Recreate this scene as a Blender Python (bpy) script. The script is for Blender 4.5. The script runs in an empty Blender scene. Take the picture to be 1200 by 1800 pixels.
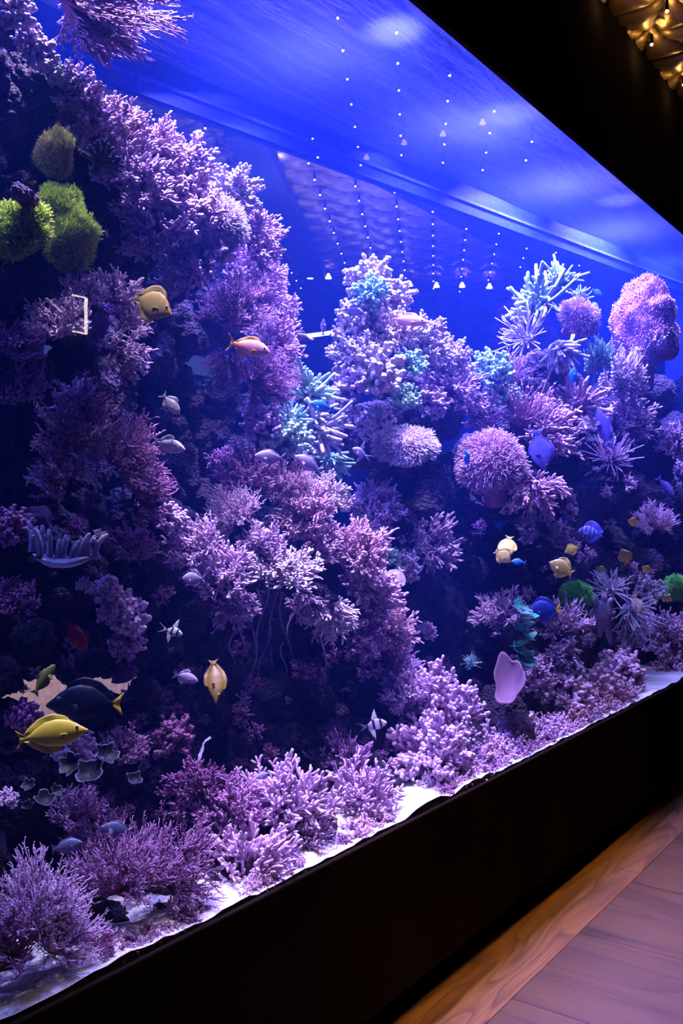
import bpy, math, random
import numpy as np
from mathutils import Vector, Matrix, noise

C = bpy.context.scene.collection
sc = bpy.context.scene
PI = math.pi

# ------------------------------------------------------------------ camera
FPX = 1670.0                                   # focal length in pixels of the 1200x1800 frame
TH = math.atan(1172.0 / FPX)                   # camera is turned this far from the direction of the glass
CT, ST = math.cos(TH), math.sin(TH)
DG = 1.6                                       # distance of the glass from the camera
EYE = 1.64
cam = bpy.data.cameras.new('camera')
cam.sensor_fit = 'VERTICAL'; cam.sensor_height = 24.0; cam.sensor_width = 16.0
cam.lens = 24.0 * FPX / 1800.0
cam.shift_y = 3.0 / 1800.0
cam.clip_start = 0.02; cam.clip_end = 100
co = bpy.data.objects.new('camera', cam); C.objects.link(co)
co.location = (0, 0, EYE); co.rotation_euler = (PI / 2, 0, TH)
sc.camera = co

# ------------------------------------------------------------------ colour handling, world
sc.view_settings.view_transform = 'Standard'
sc.view_settings.look = 'None'
sc.view_settings.gamma = 1.0
sc.view_settings.exposure = 0.0
sc.view_settings.use_curve_mapping = False
sc.cycles.use_denoising = True
sc.cycles.max_bounces = 6
sc.cycles.diffuse_bounces = 2
sc.cycles.glossy_bounces = 3
sc.cycles.transmission_bounces = 4
sc.cycles.transparent_max_bounces = 10
sc.cycles.volume_bounces = 0
sc.cycles.sample_clamp_indirect = 3.0
sc.cycles.caustics_reflective = False
sc.cycles.caustics_refractive = False
w = bpy.data.worlds.new('world'); sc.world = w; w.use_nodes = True
w.node_tree.nodes['Background'].inputs[0].default_value = (0.02, 0.025, 0.12, 1)
w.node_tree.nodes['Background'].inputs[1].default_value = 0.02

# ------------------------------------------------------------------ lamps
def area(name, loc, aim, sx, sy, power, col, spread=180):
    l = bpy.data.lights.new(name, 'AREA'); l.shape = 'RECTANGLE'; l.size = sx; l.size_y = sy
    l.energy = power; l.color = col; l.spread = math.radians(spread)
    o = bpy.data.objects.new(name, l); C.objects.link(o)
    o.location = loc
    o.rotation_euler = (Vector(aim) - Vector(loc)).to_track_quat('-Z', 'Y').to_euler()
    return o
BLUE = (0.16, 0.20, 1.0)
VIOLET = (0.33, 0.25, 1.0)
# bank of aquarium lamps above the water, a continuous row over the reef
for (y, p, col) in ((1.1, 40, BLUE), (2.2, 75, BLUE), (3.3, 140, VIOLET), (4.4, 220, VIOLET), (5.5, 240, VIOLET), (6.6, 220, VIOLET), (7.7, 170, BLUE), (8.8, 100, BLUE)):
    lx = -2.42 if y < 4 else -2.25
    area('aquarium_lamp', (lx, y, 4.02), (lx, y, 0), 0.22, 0.3, p, col, 150)
# front row close to the glass, lights the sand and the faces of the reef
for (y, p) in ((1.1, 0.8), (2.2, 4), (3.3, 11), (4.4, 12), (5.5, 15), (6.6, 16), (7.7, 16)):
    area('aquarium_front_lamp', (-1.78, y, 4.02), (-1.78, y, 0), 0.15, 1.1, p, (0.28, 0.30, 1.0) if y < 3 else (0.45, 0.45, 1.0), 130)
# helper spots, narrow and whiter, added to brighten the crest, the green mounds and the pinnacle
def spot(name, loc, aim, ang, power, col, r=0.04):
    l = bpy.data.lights.new(name, 'SPOT'); l.energy = power; l.color = col; l.spot_size = math.radians(ang); l.spot_blend = 0.8; l.shadow_soft_size = r
    o = bpy.data.objects.new(name, l); C.objects.link(o); o.location = loc
    o.rotation_euler = (Vector(aim) - Vector(loc)).to_track_quat('-Z', 'Y').to_euler()
def target_point(px, py, d):
    t = (DG + d) * FPX / (CT * (1772.0 - px)); u = (px - 600.0) / FPX
    return (t * (-ST + u * CT), t * (CT + u * ST), EYE + t * (903.0 - py) / FPX)
for px, py, d, ang, p, col in ((70, 420, 0.5, 26, 190, (0.85, 0.9, 0.8)), (150, 190, 0.55, 36, 420, (0.82, 0.6, 1.0)), (260, 310, 0.55, 44, 540, (0.82, 0.6, 1.0)), (430, 440, 0.55, 40, 620, (0.78, 0.56, 1.0)), (660, 600, 0.6, 44, 600, (0.75, 0.58, 1.0)),
                          (520, 950, 0.4, 36, 270, (0.52, 0.38, 1.0)), (900, 720, 0.45, 55, 400, (0.55, 0.42, 1.0)), (1100, 600, 0.4, 50, 320, (0.7, 0.5, 1.0)), (490, 1420, 0.2, 26, 90, (0.5, 0.42, 1.0)), (780, 1250, 0.25, 34, 240, (0.5, 0.40, 1.0))):
    q = target_point(px, py, d); spot('aquarium_spot', (-2.05, q[1] - 0.05, 4.0), q, ang, p, col)
for px, py, d, ang, p in ((298, 750, 0.38, 12, 170), (436, 610, 0.42, 9, 260), (718, 563, 0.48, 8, 300), (985, 985, 0.16, 16, 160)):
    q = target_point(px, py, d); spot('aquarium_fish_spot', (-1.68, q[1] - 0.5, 3.9), q, ang, p, (0.9, 0.72, 1.0))  # extra narrow lamps, added only to brighten the fish
# warm downlights of the visitor room, aimed at the floor
area('room_downlight', (-0.6, 2.2, 3.98), (-0.6, 2.2, 0), 0.3, 1.2, 12, (1.0, 0.60, 0.36), 45)
area('room_downlight', (-1.12, 3.6, 3.98), (-1.12, 3.6, 0), 0.2, 2.5, 15, (1.0, 0.5, 0.13), 22)

# ------------------------------------------------------------------ helpers
def ray(px, py):
    u = (px - 600.0) / FPX; v = (903.0 - py) / FPX
    return Vector((-ST + u * CT, CT + u * ST, v))
def P(px, py, d):
    """the point seen at a pixel on the plane d metres behind the front glass"""
    t = (DG + d) * FPX / (CT * (1772.0 - px))
    return Vector((0, 0, EYE)) + ray(px, py) * t
def S(px, d):
    """metres per pixel there"""
    return (DG + d) / (CT * (1772.0 - px))
def frame(px, py):
    wv = ray(px, py).normalized()
    r = wv.cross(Vector((0, 0, 1))).normalized()
    u = r.cross(wv).normalized()
    return r, u, -wv

def raw_mesh(name, verts, quads=None, tris=None, attr=None, smooth=True):
    verts = np.asarray(verts, dtype=np.float32)
    me = bpy.data.meshes.new(name)
    parts = []; starts = []; n = 0
    for f in (quads, tris):
        if f is not None and len(f):
            f = np.asarray(f, dtype=np.int32); k = f.shape[1]
            parts.append(f.ravel()); starts.append(n + np.arange(len(f)) * k); n += f.size
    loops = np.concatenate(parts); st = np.concatenate(starts).astype(np.int32)
    me.vertices.add(len(verts)); me.vertices.foreach_set('co', verts.ravel())
    me.loops.add(len(loops)); me.loops.foreach_set('vertex_index', loops)
    me.polygons.add(len(st)); me.polygons.foreach_set('loop_start', st)
    if attr is not None:
        a = me.attributes.new('tip', 'FLOAT', 'POINT'); a.data.foreach_set('value', np.asarray(attr, dtype=np.float32))
    me.update(calc_edges=True); me.validate()
    if smooth:
        me.polygons.foreach_set('use_smooth', np.ones(len(me.polygons), dtype=bool))
    return me

def link(name, me, mat=None, parent=None, kind=None):
    if mat is not None and not me.materials: me.materials.append(mat)
    o = bpy.data.objects.new(name, me); C.objects.link(o)
    if parent is not None: o.parent = parent
    if kind: o['kind'] = kind
    return o
def empty(name, M=None):
    o = bpy.data.objects.new(name, None); C.objects.link(o); o.empty_display_size = 0.05
    if M is not None: o.matrix_world = M
    return o
def tag(o, label, cat, group=None, kind=None):
    o['label'] = label; o['category'] = cat
    if group: o['group'] = group
    if kind: o['kind'] = kind
    return o

class MB:
    """collects simple solids into one mesh"""
    def __init__(s): s.v = []; s.f = []
    def box(s, x0, y0, z0, x1, y1, z1):
        n = len(s.v)
        s.v += [(x0,y0,z0),(x1,y0,z0),(x1,y1,z0),(x0,y1,z0),(x0,y0,z1),(x1,y0,z1),(x1,y1,z1),(x0,y1,z1)]
        s.f += [tuple(n + i for i in q) for q in ((0,3,2,1),(4,5,6,7),(0,1,5,4),(1,2,6,5),(2,3,7,6),(3,0,4,7))]
        return s
    def hexa(s, p):   # eight corners, bottom four then top four
        n = len(s.v); s.v += [tuple(q) for q in p]
        s.f += [tuple(n + i for i in q) for q in ((0,3,2,1),(4,5,6,7),(0,1,5,4),(1,2,6,5),(2,3,7,6),(3,0,4,7))]
        return s
    def cyl(s, c, r, h, n=16, r2=None):
        r2 = r if r2 is None else r2; b = len(s.v)
        for k in range(n):
            a = 2*PI*k/n; s.v.append((c[0]+r*math.cos(a), c[1]+r*math.sin(a), c[2]))
        for k in range(n):
            a = 2*PI*k/n; s.v.append((c[0]+r2*math.cos(a), c[1]+r2*math.sin(a), c[2]+h))
        for k in range(n): s.f.append((b+k, b+(k+1)%n, b+n+(k+1)%n, b+n+k))
        s.f.append(tuple(b+k for k in range(n))[::-1]); s.f.append(tuple(b+n+k for k in range(n)))
        return s
    def mesh(s, name):
        me = bpy.data.meshes.new(name); me.from_pydata(s.v, [], s.f); me.update(); return me
    def build(s, name, mat, parent=None, kind=None, bevel=0):
        o = link(name, s.mesh(name), mat, parent, kind)
        if bevel:
            m = o.modifiers.new('bevel', 'BEVEL'); m.width = bevel; m.segments = 2
        return o

# ------------------------------------------------------------------ materials
def newmat(name):
    m = bpy.data.materials.new(name); m.use_nodes = True
    nt = m.node_tree; nt.nodes.clear()
    out = nt.nodes.new('ShaderNodeOutputMaterial')
    return m, nt, out
def N(nt, typ, **kw):
    n = nt.nodes.new(typ)
    for k, v in kw.items():
        if k.startswith('i_'):
            key = k[2:]; key = int(key) if key.isdigit() else key.replace('_', ' ')
            n.inputs[key].default_value = v
        else: setattr(n, k, v)
    return n
def ramp(nt, stops, interp='LINEAR'):
    r = nt.nodes.new('ShaderNodeValToRGB'); r.color_ramp.interpolation = interp
    e = r.color_ramp.elements
    while len(e) < len(stops): e.new(0.5)
    for i, (p, c) in enumerate(stops):
        e[i].position = p; e[i].color = tuple(c) + ((1,) if len(c) == 3 else ())
    return r
def rgb(c): return tuple(c) + (1,)
def plain(name, col, rough=0.6, metal=0.0, noise_scale=None, amount=0.25, bump=0.0, spec=0.5):
    m, nt, out = newmat(name)
    b = N(nt, 'ShaderNodeBsdfPrincipled'); b.inputs['Roughness'].default_value = rough
    b.inputs['Metallic'].default_value = metal; b.inputs['Specular IOR Level'].default_value = spec
    tc = N(nt, 'ShaderNodeTexCoord')
    nz = N(nt, 'ShaderNodeTexNoise'); nz.inputs['Scale'].default_value = noise_scale or 30; nz.inputs['Detail'].default_value = 4
    nt.links.new(tc.outputs['Object'], nz.inputs['Vector'])
    r = ramp(nt, [(0.3, [c*(1-amount) for c in col]), (0.7, [min(1, c*(1+amount)) for c in col])])
    nt.links.new(nz.outputs['Fac'], r.inputs[0]); nt.links.new(r.outputs[0], b.inputs['Base Color'])
    if bump:
        bp = N(nt, 'ShaderNodeBump'); bp.inputs['Strength'].default_value = bump; bp.inputs['Distance'].default_value = 0.01
        nt.links.new(nz.outputs['Fac'], bp.inputs['Height']); nt.links.new(bp.outputs[0], b.inputs['Normal'])
    nt.links.new(b.outputs[0], out.inputs[0])
    return m
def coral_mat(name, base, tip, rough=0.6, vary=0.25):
    """flesh colour at the stem, paler towards the polyps (pigment, stored along each branch); stems deepened as painted shade"""
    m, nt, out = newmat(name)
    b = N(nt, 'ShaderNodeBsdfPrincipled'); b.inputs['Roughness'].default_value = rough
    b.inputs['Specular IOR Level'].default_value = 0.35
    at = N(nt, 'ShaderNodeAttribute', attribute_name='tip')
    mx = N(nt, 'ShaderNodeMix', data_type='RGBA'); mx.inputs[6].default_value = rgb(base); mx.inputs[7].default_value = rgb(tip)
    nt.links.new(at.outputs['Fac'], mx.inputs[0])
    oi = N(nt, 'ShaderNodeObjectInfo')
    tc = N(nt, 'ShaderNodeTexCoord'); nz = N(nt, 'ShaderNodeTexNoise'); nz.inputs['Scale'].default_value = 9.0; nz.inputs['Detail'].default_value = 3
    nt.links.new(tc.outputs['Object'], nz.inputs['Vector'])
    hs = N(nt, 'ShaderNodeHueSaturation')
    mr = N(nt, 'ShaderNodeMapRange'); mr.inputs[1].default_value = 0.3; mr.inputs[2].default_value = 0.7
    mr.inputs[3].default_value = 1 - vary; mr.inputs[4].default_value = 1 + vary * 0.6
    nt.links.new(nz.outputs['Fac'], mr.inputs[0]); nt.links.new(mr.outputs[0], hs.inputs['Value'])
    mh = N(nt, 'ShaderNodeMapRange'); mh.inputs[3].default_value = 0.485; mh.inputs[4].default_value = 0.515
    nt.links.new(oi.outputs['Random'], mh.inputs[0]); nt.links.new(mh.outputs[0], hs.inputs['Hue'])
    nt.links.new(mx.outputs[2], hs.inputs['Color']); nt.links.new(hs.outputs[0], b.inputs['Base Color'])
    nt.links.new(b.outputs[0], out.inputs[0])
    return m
MC = {  # stem ends are darkened too, painted shade between the branches
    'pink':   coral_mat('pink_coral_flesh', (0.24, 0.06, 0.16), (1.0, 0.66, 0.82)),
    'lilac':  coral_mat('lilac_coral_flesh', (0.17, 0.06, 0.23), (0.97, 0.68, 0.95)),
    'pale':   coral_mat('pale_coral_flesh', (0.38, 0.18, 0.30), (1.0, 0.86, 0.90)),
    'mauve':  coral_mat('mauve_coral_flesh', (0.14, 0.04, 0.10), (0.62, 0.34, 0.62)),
    'plum':   coral_mat('plum_shade_coral_flesh', (0.12, 0.03, 0.10), (0.45, 0.20, 0.42)),  # darker flesh for colonies in dark places, the shade is in the colour
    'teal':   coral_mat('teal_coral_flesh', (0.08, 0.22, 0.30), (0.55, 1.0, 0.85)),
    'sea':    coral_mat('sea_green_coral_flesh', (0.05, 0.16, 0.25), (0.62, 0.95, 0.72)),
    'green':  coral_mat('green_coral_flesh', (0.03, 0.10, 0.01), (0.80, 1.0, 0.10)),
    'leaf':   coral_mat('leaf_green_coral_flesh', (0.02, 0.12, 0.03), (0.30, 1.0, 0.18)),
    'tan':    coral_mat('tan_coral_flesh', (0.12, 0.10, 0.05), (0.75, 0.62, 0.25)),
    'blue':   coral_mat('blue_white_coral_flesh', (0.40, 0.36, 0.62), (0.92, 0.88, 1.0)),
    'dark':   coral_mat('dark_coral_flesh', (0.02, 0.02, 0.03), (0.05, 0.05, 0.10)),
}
def rock_mat(name, lo, mid, hi, sc_=6.0):
    m, nt, out = newmat(name)
    b = N(nt, 'ShaderNodeBsdfPrincipled'); b.inputs['Roughness'].default_value = 0.75
    tc = N(nt, 'ShaderNodeTexCoord'); oi = N(nt, 'ShaderNodeObjectInfo')
    ad = N(nt, 'ShaderNodeVectorMath', operation='ADD'); nt.links.new(tc.outputs['Object'], ad.inputs[0]); nt.links.new(oi.outputs['Random'], ad.inputs[1])
    n1 = N(nt, 'ShaderNodeTexNoise'); n1.inputs['Scale'].default_value = sc_ * 0.6; n1.inputs['Detail'].default_value = 8; n1.inputs['Roughness'].default_value = 0.7
    nt.links.new(ad.outputs[0], n1.inputs['Vector'])
    r = ramp(nt, [(0.36, lo), (0.52, mid), (0.62, lo), (0.72, hi)])
    nt.links.new(n1.outputs['Fac'], r.inputs[0]); nt.links.new(r.outputs[0], b.inputs['Base Color'])
    v = N(nt, 'ShaderNodeTexVoronoi'); v.inputs['Scale'].default_value = sc_ * 2.2
    nt.links.new(ad.outputs[0], v.inputs['Vector'])
    mm = N(nt, 'ShaderNodeMath', operation='ADD'); nt.links.new(n1.outputs['Fac'], mm.inputs[0]); nt.links.new(v.outputs['Distance'], mm.inputs[1])
    bp = N(nt, 'ShaderNodeBump'); bp.inputs['Strength'].default_value = 0.9; bp.inputs['Distance'].default_value = 0.03
    nt.links.new(mm.outputs[0], bp.inputs['Height']); nt.links.new(bp.outputs[0], b.inputs['Normal'])
    nt.links.new(b.outputs[0], out.inputs[0])
    return m
M_ROCK = rock_mat('live_rock', (0.02, 0.012, 0.03), (0.06, 0.03, 0.08), (0.32, 0.18, 0.45))
M_CRUST = rock_mat('coralline_rock', (0.10, 0.05, 0.15), (0.35, 0.22, 0.5), (0.7, 0.5, 0.85), 9.0)

# ------------------------------------------------------------------ room
M_BLACK = plain('black_lacquer', (0.012, 0.008, 0.008), 0.7, spec=0.0, noise_scale=3)
M_DARKWALL = plain('dark_wall_paint', (0.012, 0.010, 0.012), 0.8)

def wood_floor():
    m, nt, out = newmat('oiled_timber_floor')
    b = N(nt, 'ShaderNodeBsdfPrincipled'); b.inputs['Roughness'].default_value = 0.42
    tc = N(nt, 'ShaderNodeTexCoord')
    sep = N(nt, 'ShaderNodeSeparateXYZ'); nt.links.new(tc.outputs['Object'], sep.inputs[0])
    # border board runs along the tank (y), the field boards run across (x)
    bord = N(nt, 'ShaderNodeMath', operation='LESS_THAN'); bord.inputs[1].default_value = -1.375
    nt.links.new(sep.outputs['X'], bord.inputs[0])
    def board(vec_rot, sx, sy, rings):
        mp = N(nt, 'ShaderNodeMapping'); mp.inputs['Rotation'].default_value = (0, 0, vec_rot)
        nt.links.new(tc.outputs['Object'], mp.inputs[0])
        mp2 = N(nt, 'ShaderNodeMapping'); mp2.inputs['Scale'].default_value = (sx, sy, 1)
        nt.links.new(mp.outputs[0], mp2.inputs[0])
        wv = N(nt, 'ShaderNodeTexNoise'); wv.inputs['Scale'].default_value = 1.0; wv.inputs['Detail'].default_value = 1.5; wv.inputs['Distortion'].default_value = 0.4
        nt.links.new(mp2.outputs[0], wv.inputs['Vector'])
        k1 = N(nt, 'ShaderNodeMath', operation='MULTIPLY'); k1.inputs[1].default_value = rings; nt.links.new(wv.outputs['Fac'], k1.inputs[0])
        k2 = N(nt, 'ShaderNodeMath', operation='FRACT'); nt.links.new(k1.outputs[0], k2.inputs[0]); wv = k2
        nz = N(nt, 'ShaderNodeTexNoise'); nz.inputs['Scale'].default_value = 60; nz.inputs['Detail'].default_value = 5
        mp3 = N(nt, 'ShaderNodeMapping'); mp3.inputs['Scale'].default_value = (0.06, 1.6, 1)
        nt.links.new(mp.outputs[0], mp3.inputs[0]); nt.links.new(mp3.outputs[0], nz.inputs['Vector'])
        return wv, nz
    wa, na = board(-PI/2, 0.9, 6.5, 9)
    wb, nb = board(0.0, 0.55, 4.0, 5)
    ra = ramp(nt, [(0.0, (0.05, 0.022, 0.008)), (0.12, (0.09, 0.042, 0.014)), (0.4, (0.13, 0.065, 0.021)), (0.9, (0.15, 0.076, 0.025)), (1.0, (0.09, 0.042, 0.015))])
    rb = ramp(nt, [(0.0, (0.028, 0.014, 0.007)), (0.10, (0.045, 0.024, 0.011)), (0.4, (0.062, 0.034, 0.015)), (0.92, (0.066, 0.036, 0.016)), (1.0, (0.036, 0.019, 0.009))])
    nt.links.new(wa.outputs[0], ra.inputs[0]); nt.links.new(wb.outputs[0], rb.inputs[0])
    mx = N(nt, 'ShaderNodeMix', data_type='RGBA')
    nt.links.new(bord.outputs[0], mx.inputs[0]); nt.links.new(rb.outputs[0], mx.inputs[6]); nt.links.new(ra.outputs[0], mx.inputs[7])
    mn = N(nt, 'ShaderNodeMix', data_type='FLOAT'); nt.links.new(bord.outputs[0], mn.inputs[0])
    nt.links.new(nb.outputs['Fac'], mn.inputs[2]); nt.links.new(na.outputs['Fac'], mn.inputs[3])
    mr = N(nt, 'ShaderNodeMapRange'); mr.inputs[1].default_value = 0.35; mr.inputs[2].default_value = 0.65; mr.inputs[3].default_value = 0.72; mr.inputs[4].default_value = 1.12
    nt.links.new(mn.outputs[0], mr.inputs[0])
    hs = N(nt, 'ShaderNodeHueSaturation'); nt.links.new(mx.outputs[2], hs.inputs['Color']); nt.links.new(mr.outputs[0], hs.inputs['Value'])
    nt.links.new(hs.outputs[0], b.inputs['Base Color'])
    nt.links.new(b.outputs[0], out.inputs[0])
    return m
M_FLOOR = wood_floor()
# floor: separate boards with fine open joints
fl = MB()
g = 0.0012
fl.box(-9.5, -2.0, -0.06, 4.6, 15, -0.012)
ys = [-2.0, 1.02, 2.41, 4.33, 6.2, 8.4, 15]
for a, b_ in zip(ys[:-1], ys[1:]): fl.box(-1.70, a + g, -0.012, -1.375 - g, b_ - g, 0.0)
fl.box(-9.5, -2, -0.012, -1.7 - g, 15, 0.0)
yy = -2.0; k = 0; rnd = random.Random(4)
while yy < 15:
    wdt = 0.62
    xs = [-1.375] + sorted(-1.375 + rnd.uniform(1.2, 2.6) + j * 2.2 for j in range(2)) + [4.6]
    for a, b_ in zip(xs[:-1], xs[1:]): fl.box(a + g, yy + g, -0.012, b_ - g, min(yy + wdt, 15) - g, 0.0)
    yy += wdt; k += 1
fl.build('floor', M_FLOOR, kind='structure')

# walls of the visitor room and of the room behind the tank
MB().box(4.5, -2, 0, 4.6, 15, 4.3).build('wall_right', M_DARKWALL, kind='structure')
MB().box(-9.5, -2.1, 0, 4.6, -2, 4.3).build('wall_back', M_DARKWALL, kind='structure')
MB().box(-9.5, 15, 0, 4.6, 15.1, 4.3).build('wall_far', plain('blue_grey_wall', (0.05, 0.07, 0.12), 0.8), kind='structure')
MB().box(-9.6, -2, 0, -9.5, 15, 4.3).build('wall_left', plain('blue_grey_wall_rear', (0.05, 0.07, 0.14), 0.8), kind='structure')

# ceiling of pressed bronze scales on a triangular grid of sockets
HC = 4.10
LA = 0.325                                    # pitch of the sockets
ROW = math.radians(29.4)                      # rows run this far to the left of the tank's direction
O0 = None
def lat(i, j, mirror=False):
    """node of the socket lattice on the ceiling"""
    # anchor: node seen at pixel (1145,60), straight above in the visitor room
    t = (HC - EYE) * FPX / (903 - 60.0)
    a = ray(1145, 60) * t
    d1 = Vector((-math.sin(ROW), math.cos(ROW)))
    a2 = ROW + PI / 3
    d2 = Vector((-math.sin(a2), math.cos(a2)))
    p = Vector((a.x, a.y)) + (d1 * i + d2 * j) * LA
    return p
def ceil_height(X, Y):
    """numpy: height below the ceiling plane"""
    t = (HC - EYE) * FPX / (903 - 60.0); a = ray(1145, 60) * t
    d1 = np.array([-math.sin(ROW), math.cos(ROW)]) * LA
    a2 = ROW + PI / 3
    d2 = np.array([-math.sin(a2), math.cos(a2)]) * LA
    Minv = np.linalg.inv(np.stack([d1, d2], 1))
    q = np.stack([X - a.x, Y - a.y], 0)
    ij = np.tensordot(Minv, q, 1)
    i0 = np.floor(ij)
    best = np.full(X.shape, 9.0); second = np.full(X.shape, 9.0); seed = np.zeros(X.shape)
    for di in (0, 1):
        for dj in (0, 1):
            nx = a.x + (i0[0] + di) * d1[0] + (i0[1] + dj) * d2[0]
            ny = a.y + (i0[0] + di) * d1[1] + (i0[1] + dj) * d2[1]
            r = np.hypot(X - nx, Y - ny)
            second = np.where(r < best, best, np.minimum(second, r)); best = np.minimum(best, r)
    # centres of the up and down triangles carry the scales
    f = ij - i0
    up = (f[0] + f[1]) < 1
    ci = np.where(up, i0[0] + 1/3, i0[0] + 2/3); cj = np.where(up, i0[1] + 1/3, i0[1] + 2/3)
    cx = a.x + ci * d1[0] + cj * d2[0]; cy = a.y + ci * d1[1] + cj * d2[1]
    rc = np.hypot(X - cx, Y - cy)
    # barycentric distance to the triangle's sides
    b0 = np.where(up, 1 - f[0] - f[1], f[0] + f[1] - 1); b1 = np.where(up, f[0], 1 - f[0]); b2 = np.where(up, f[1], 1 - f[1])
    e = np.minimum(np.minimum(b0, b1), b2)                  # 0 on a vein, 1/3 in the middle
    h = 0.034 * np.clip(e * 3, 0, 1) ** 0.7 - 0.0 * rc
    h = h - 0.05 * np.exp(-(best / 0.05) ** 2)
    vein = np.clip(1 - e / 0.045, 0, 1)
    return h, vein, best
def heightfield(name, x0, x1, y0, y1, step, mat, cut=None):
    nx = int((x1 - x0) / step) + 1; ny = int((y1 - y0) / step) + 1
    gx = np.linspace(x0, x1, nx); gy = np.linspace(y0, y1, ny)
    X, Y = np.meshgrid(gx, gy, indexing='ij')
    h, vein, _ = ceil_height(X, Y)
    h = h + vein * -0.02
    V = np.stack([X, Y, HC - h], -1).reshape(-1, 3)
    idx = np.arange(nx * ny).reshape(nx, ny)
    q = np.stack([idx[:-1, :-1], idx[:-1, 1:], idx[1:, 1:], idx[1:, :-1]], -1)
    if cut is not None:
        cx = (X[:-1, :-1] + X[1:, 1:]) / 2; cy = (Y[:-1, :-1] + Y[1:, 1:]) / 2
        q = q[~cut(cx, cy)]
    me = raw_mesh(name, V, quads=q.reshape(-1, 4), attr=vein.ravel())
    return link(name, me, mat, kind='structure')
def bronze():
    m, nt, out = newmat('pressed_bronze')
    b = N(nt, 'ShaderNodeBsdfPrincipled'); b.inputs['Metallic'].default_value = 0.7; b.inputs['Roughness'].default_value = 0.36
    at = N(nt, 'ShaderNodeAttribute', attribute_name='tip')
    r = ramp(nt, [(0.0, (0.42, 0.25, 0.08)), (0.5, (0.10, 0.055, 0.02)), (1.0, (0.004, 0.003, 0.002))])
    nt.links.new(at.outputs['Fac'], r.inputs[0]); nt.links.new(r.outputs[0], b.inputs['Base Color'])
    nt.links.new(b.outputs[0], out.inputs[0]); return m
M_BRONZE = bronze()
# the strip over the tank itself is the aquarium's lamp hood, so the ceiling stops on both sides of it
heightfield('ceiling', -1.586, 3.0, 1.0, 9.0, 0.022, M_BRONZE)
heightfield('ceiling_rear', -9.4, -3.3, 2.0, 15.0, 0.04, M_BRONZE)
MB().box(-9.5, -2, HC + 0.08, 4.6, 15, HC + 0.2).build('ceiling_slab', M_DARKWALL, kind='structure')

# ------------------------------------------------------------------ aquarium shell
ZB, ZT, ZW, ZF = 0.635, 3.325, 3.64, 4.07      # lower and upper edge of the glass, water level, top of the fascia
# line of the rear pane, found from the two ends of its top rail
def at_z(px, py, z):
    t = (z - EYE) * FPX / (903.0 - py); return Vector((0, 0, EYE)) + ray(px, py) * t
RA = at_z(400, 158, ZW); RB = at_z(1080, 430, ZW)
rd = (RB - RA); rd.z = 0; rd.normalize()
def rear_x(y): return RA.x + (y - RA.y) * rd.x / rd.y
Y0, Y1 = -0.6, 9.6
print('rear', RA, RB, rear_x(Y0), rear_x(Y1))

tank = tag(empty('aquarium'), 'huge built-in reef aquarium with clear panes and black surround', 'aquarium')
def glass(name, tint=(1, 1, 1), gloss=1.0):
    m, nt, out = newmat(name)
    tr = N(nt, 'ShaderNodeBsdfTransparent'); tr.inputs[0].default_value = rgb(tint)
    gl = N(nt, 'ShaderNodeBsdfGlossy'); gl.inputs['Roughness'].default_value = 0.0
    fr = N(nt, 'ShaderNodeFresnel'); fr.inputs[0].default_value = 1.45
    ge = N(nt, 'ShaderNodeNewGeometry')
    iv = N(nt, 'ShaderNodeMath', operation='SUBTRACT'); iv.inputs[0].default_value = 1.0; nt.links.new(ge.outputs['Backfacing'], iv.inputs[1])
    mu = N(nt, 'ShaderNodeMath', operation='MULTIPLY'); nt.links.new(fr.outputs[0], mu.inputs[0]); nt.links.new(iv.outputs[0], mu.inputs[1])
    m2 = N(nt, 'ShaderNodeMath', operation='MULTIPLY'); m2.inputs[1].default_value = gloss; nt.links.new(mu.outputs[0], m2.inputs[0])
    mx = N(nt, 'ShaderNodeMixShader'); nt.links.new(m2.outputs[0], mx.inputs[0]); nt.links.new(tr.outputs[0], mx.inputs[1]); nt.links.new(gl.outputs[0], mx.inputs[2])
    nt.links.new(mx.outputs[0], out.inputs[0]); return m
M_GLASS = glass('acrylic_front', gloss=0.7)
M_GLASS2 = glass('acrylic_rear', tint=(0.8, 0.86, 1.0), gloss=0.6)
MB().box(-DG - 0.012, Y0, ZB - 0.05, -DG, Y1, ZT + 0.45).build('front_pane', M_GLASS, tank)
rr = MB()
rr.hexa([(rear_x(Y0), Y0, 0.5), (rear_x(Y1), Y1, 0.5), (rear_x(Y1) - 0.03, Y1, 0.5), (rear_x(Y0) - 0.03, Y0, 0.5),
         (rear_x(Y0), Y0, 3.47), (rear_x(Y1), Y1, 3.47), (rear_x(Y1) - 0.03, Y1, 3.47), (rear_x(Y0) - 0.03, Y0, 3.47)])
rr.build('rear_pane', M_GLASS2, tank)
M_RAIL = plain('blue_painted_rail', (0.02, 0.05, 0.42), 0.5)
def rear_strip(z0, z1, th, out_):
    return [(rear_x(Y0) + out_, Y0, z0), (rear_x(Y1) + out_, Y1, z0), (rear_x(Y1) - th, Y1, z0), (rear_x(Y0) - th, Y0, z0),
            (rear_x(Y0) + out_, Y0, z1), (rear_x(Y1) + out_, Y1, z1), (rear_x(Y1) - th, Y1, z1), (rear_x(Y0) - th, Y0, z1)]
rail = MB().hexa(rear_strip(3.47, 3.70, 0.06, 0.0)).build('rear_top_rail', M_RAIL, tank)
MB().hexa(rear_strip(3.535, 3.55, 0.0, 0.012)).build('rail_lip', plain('rail_lip_blue', (0.10, 0.15, 0.8), 0.4), rail)
MB().hexa(rear_strip(3.70, 4.15, 0.06, 0.0)).build('rear_hood', M_BLACK, tank)
MB().box(-DG - 0.013, Y0, ZT, -DG + 0.012, Y1, ZF + 0.02).build('upper_fascia', M_BLACK, tank, bevel=0.004)
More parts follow.
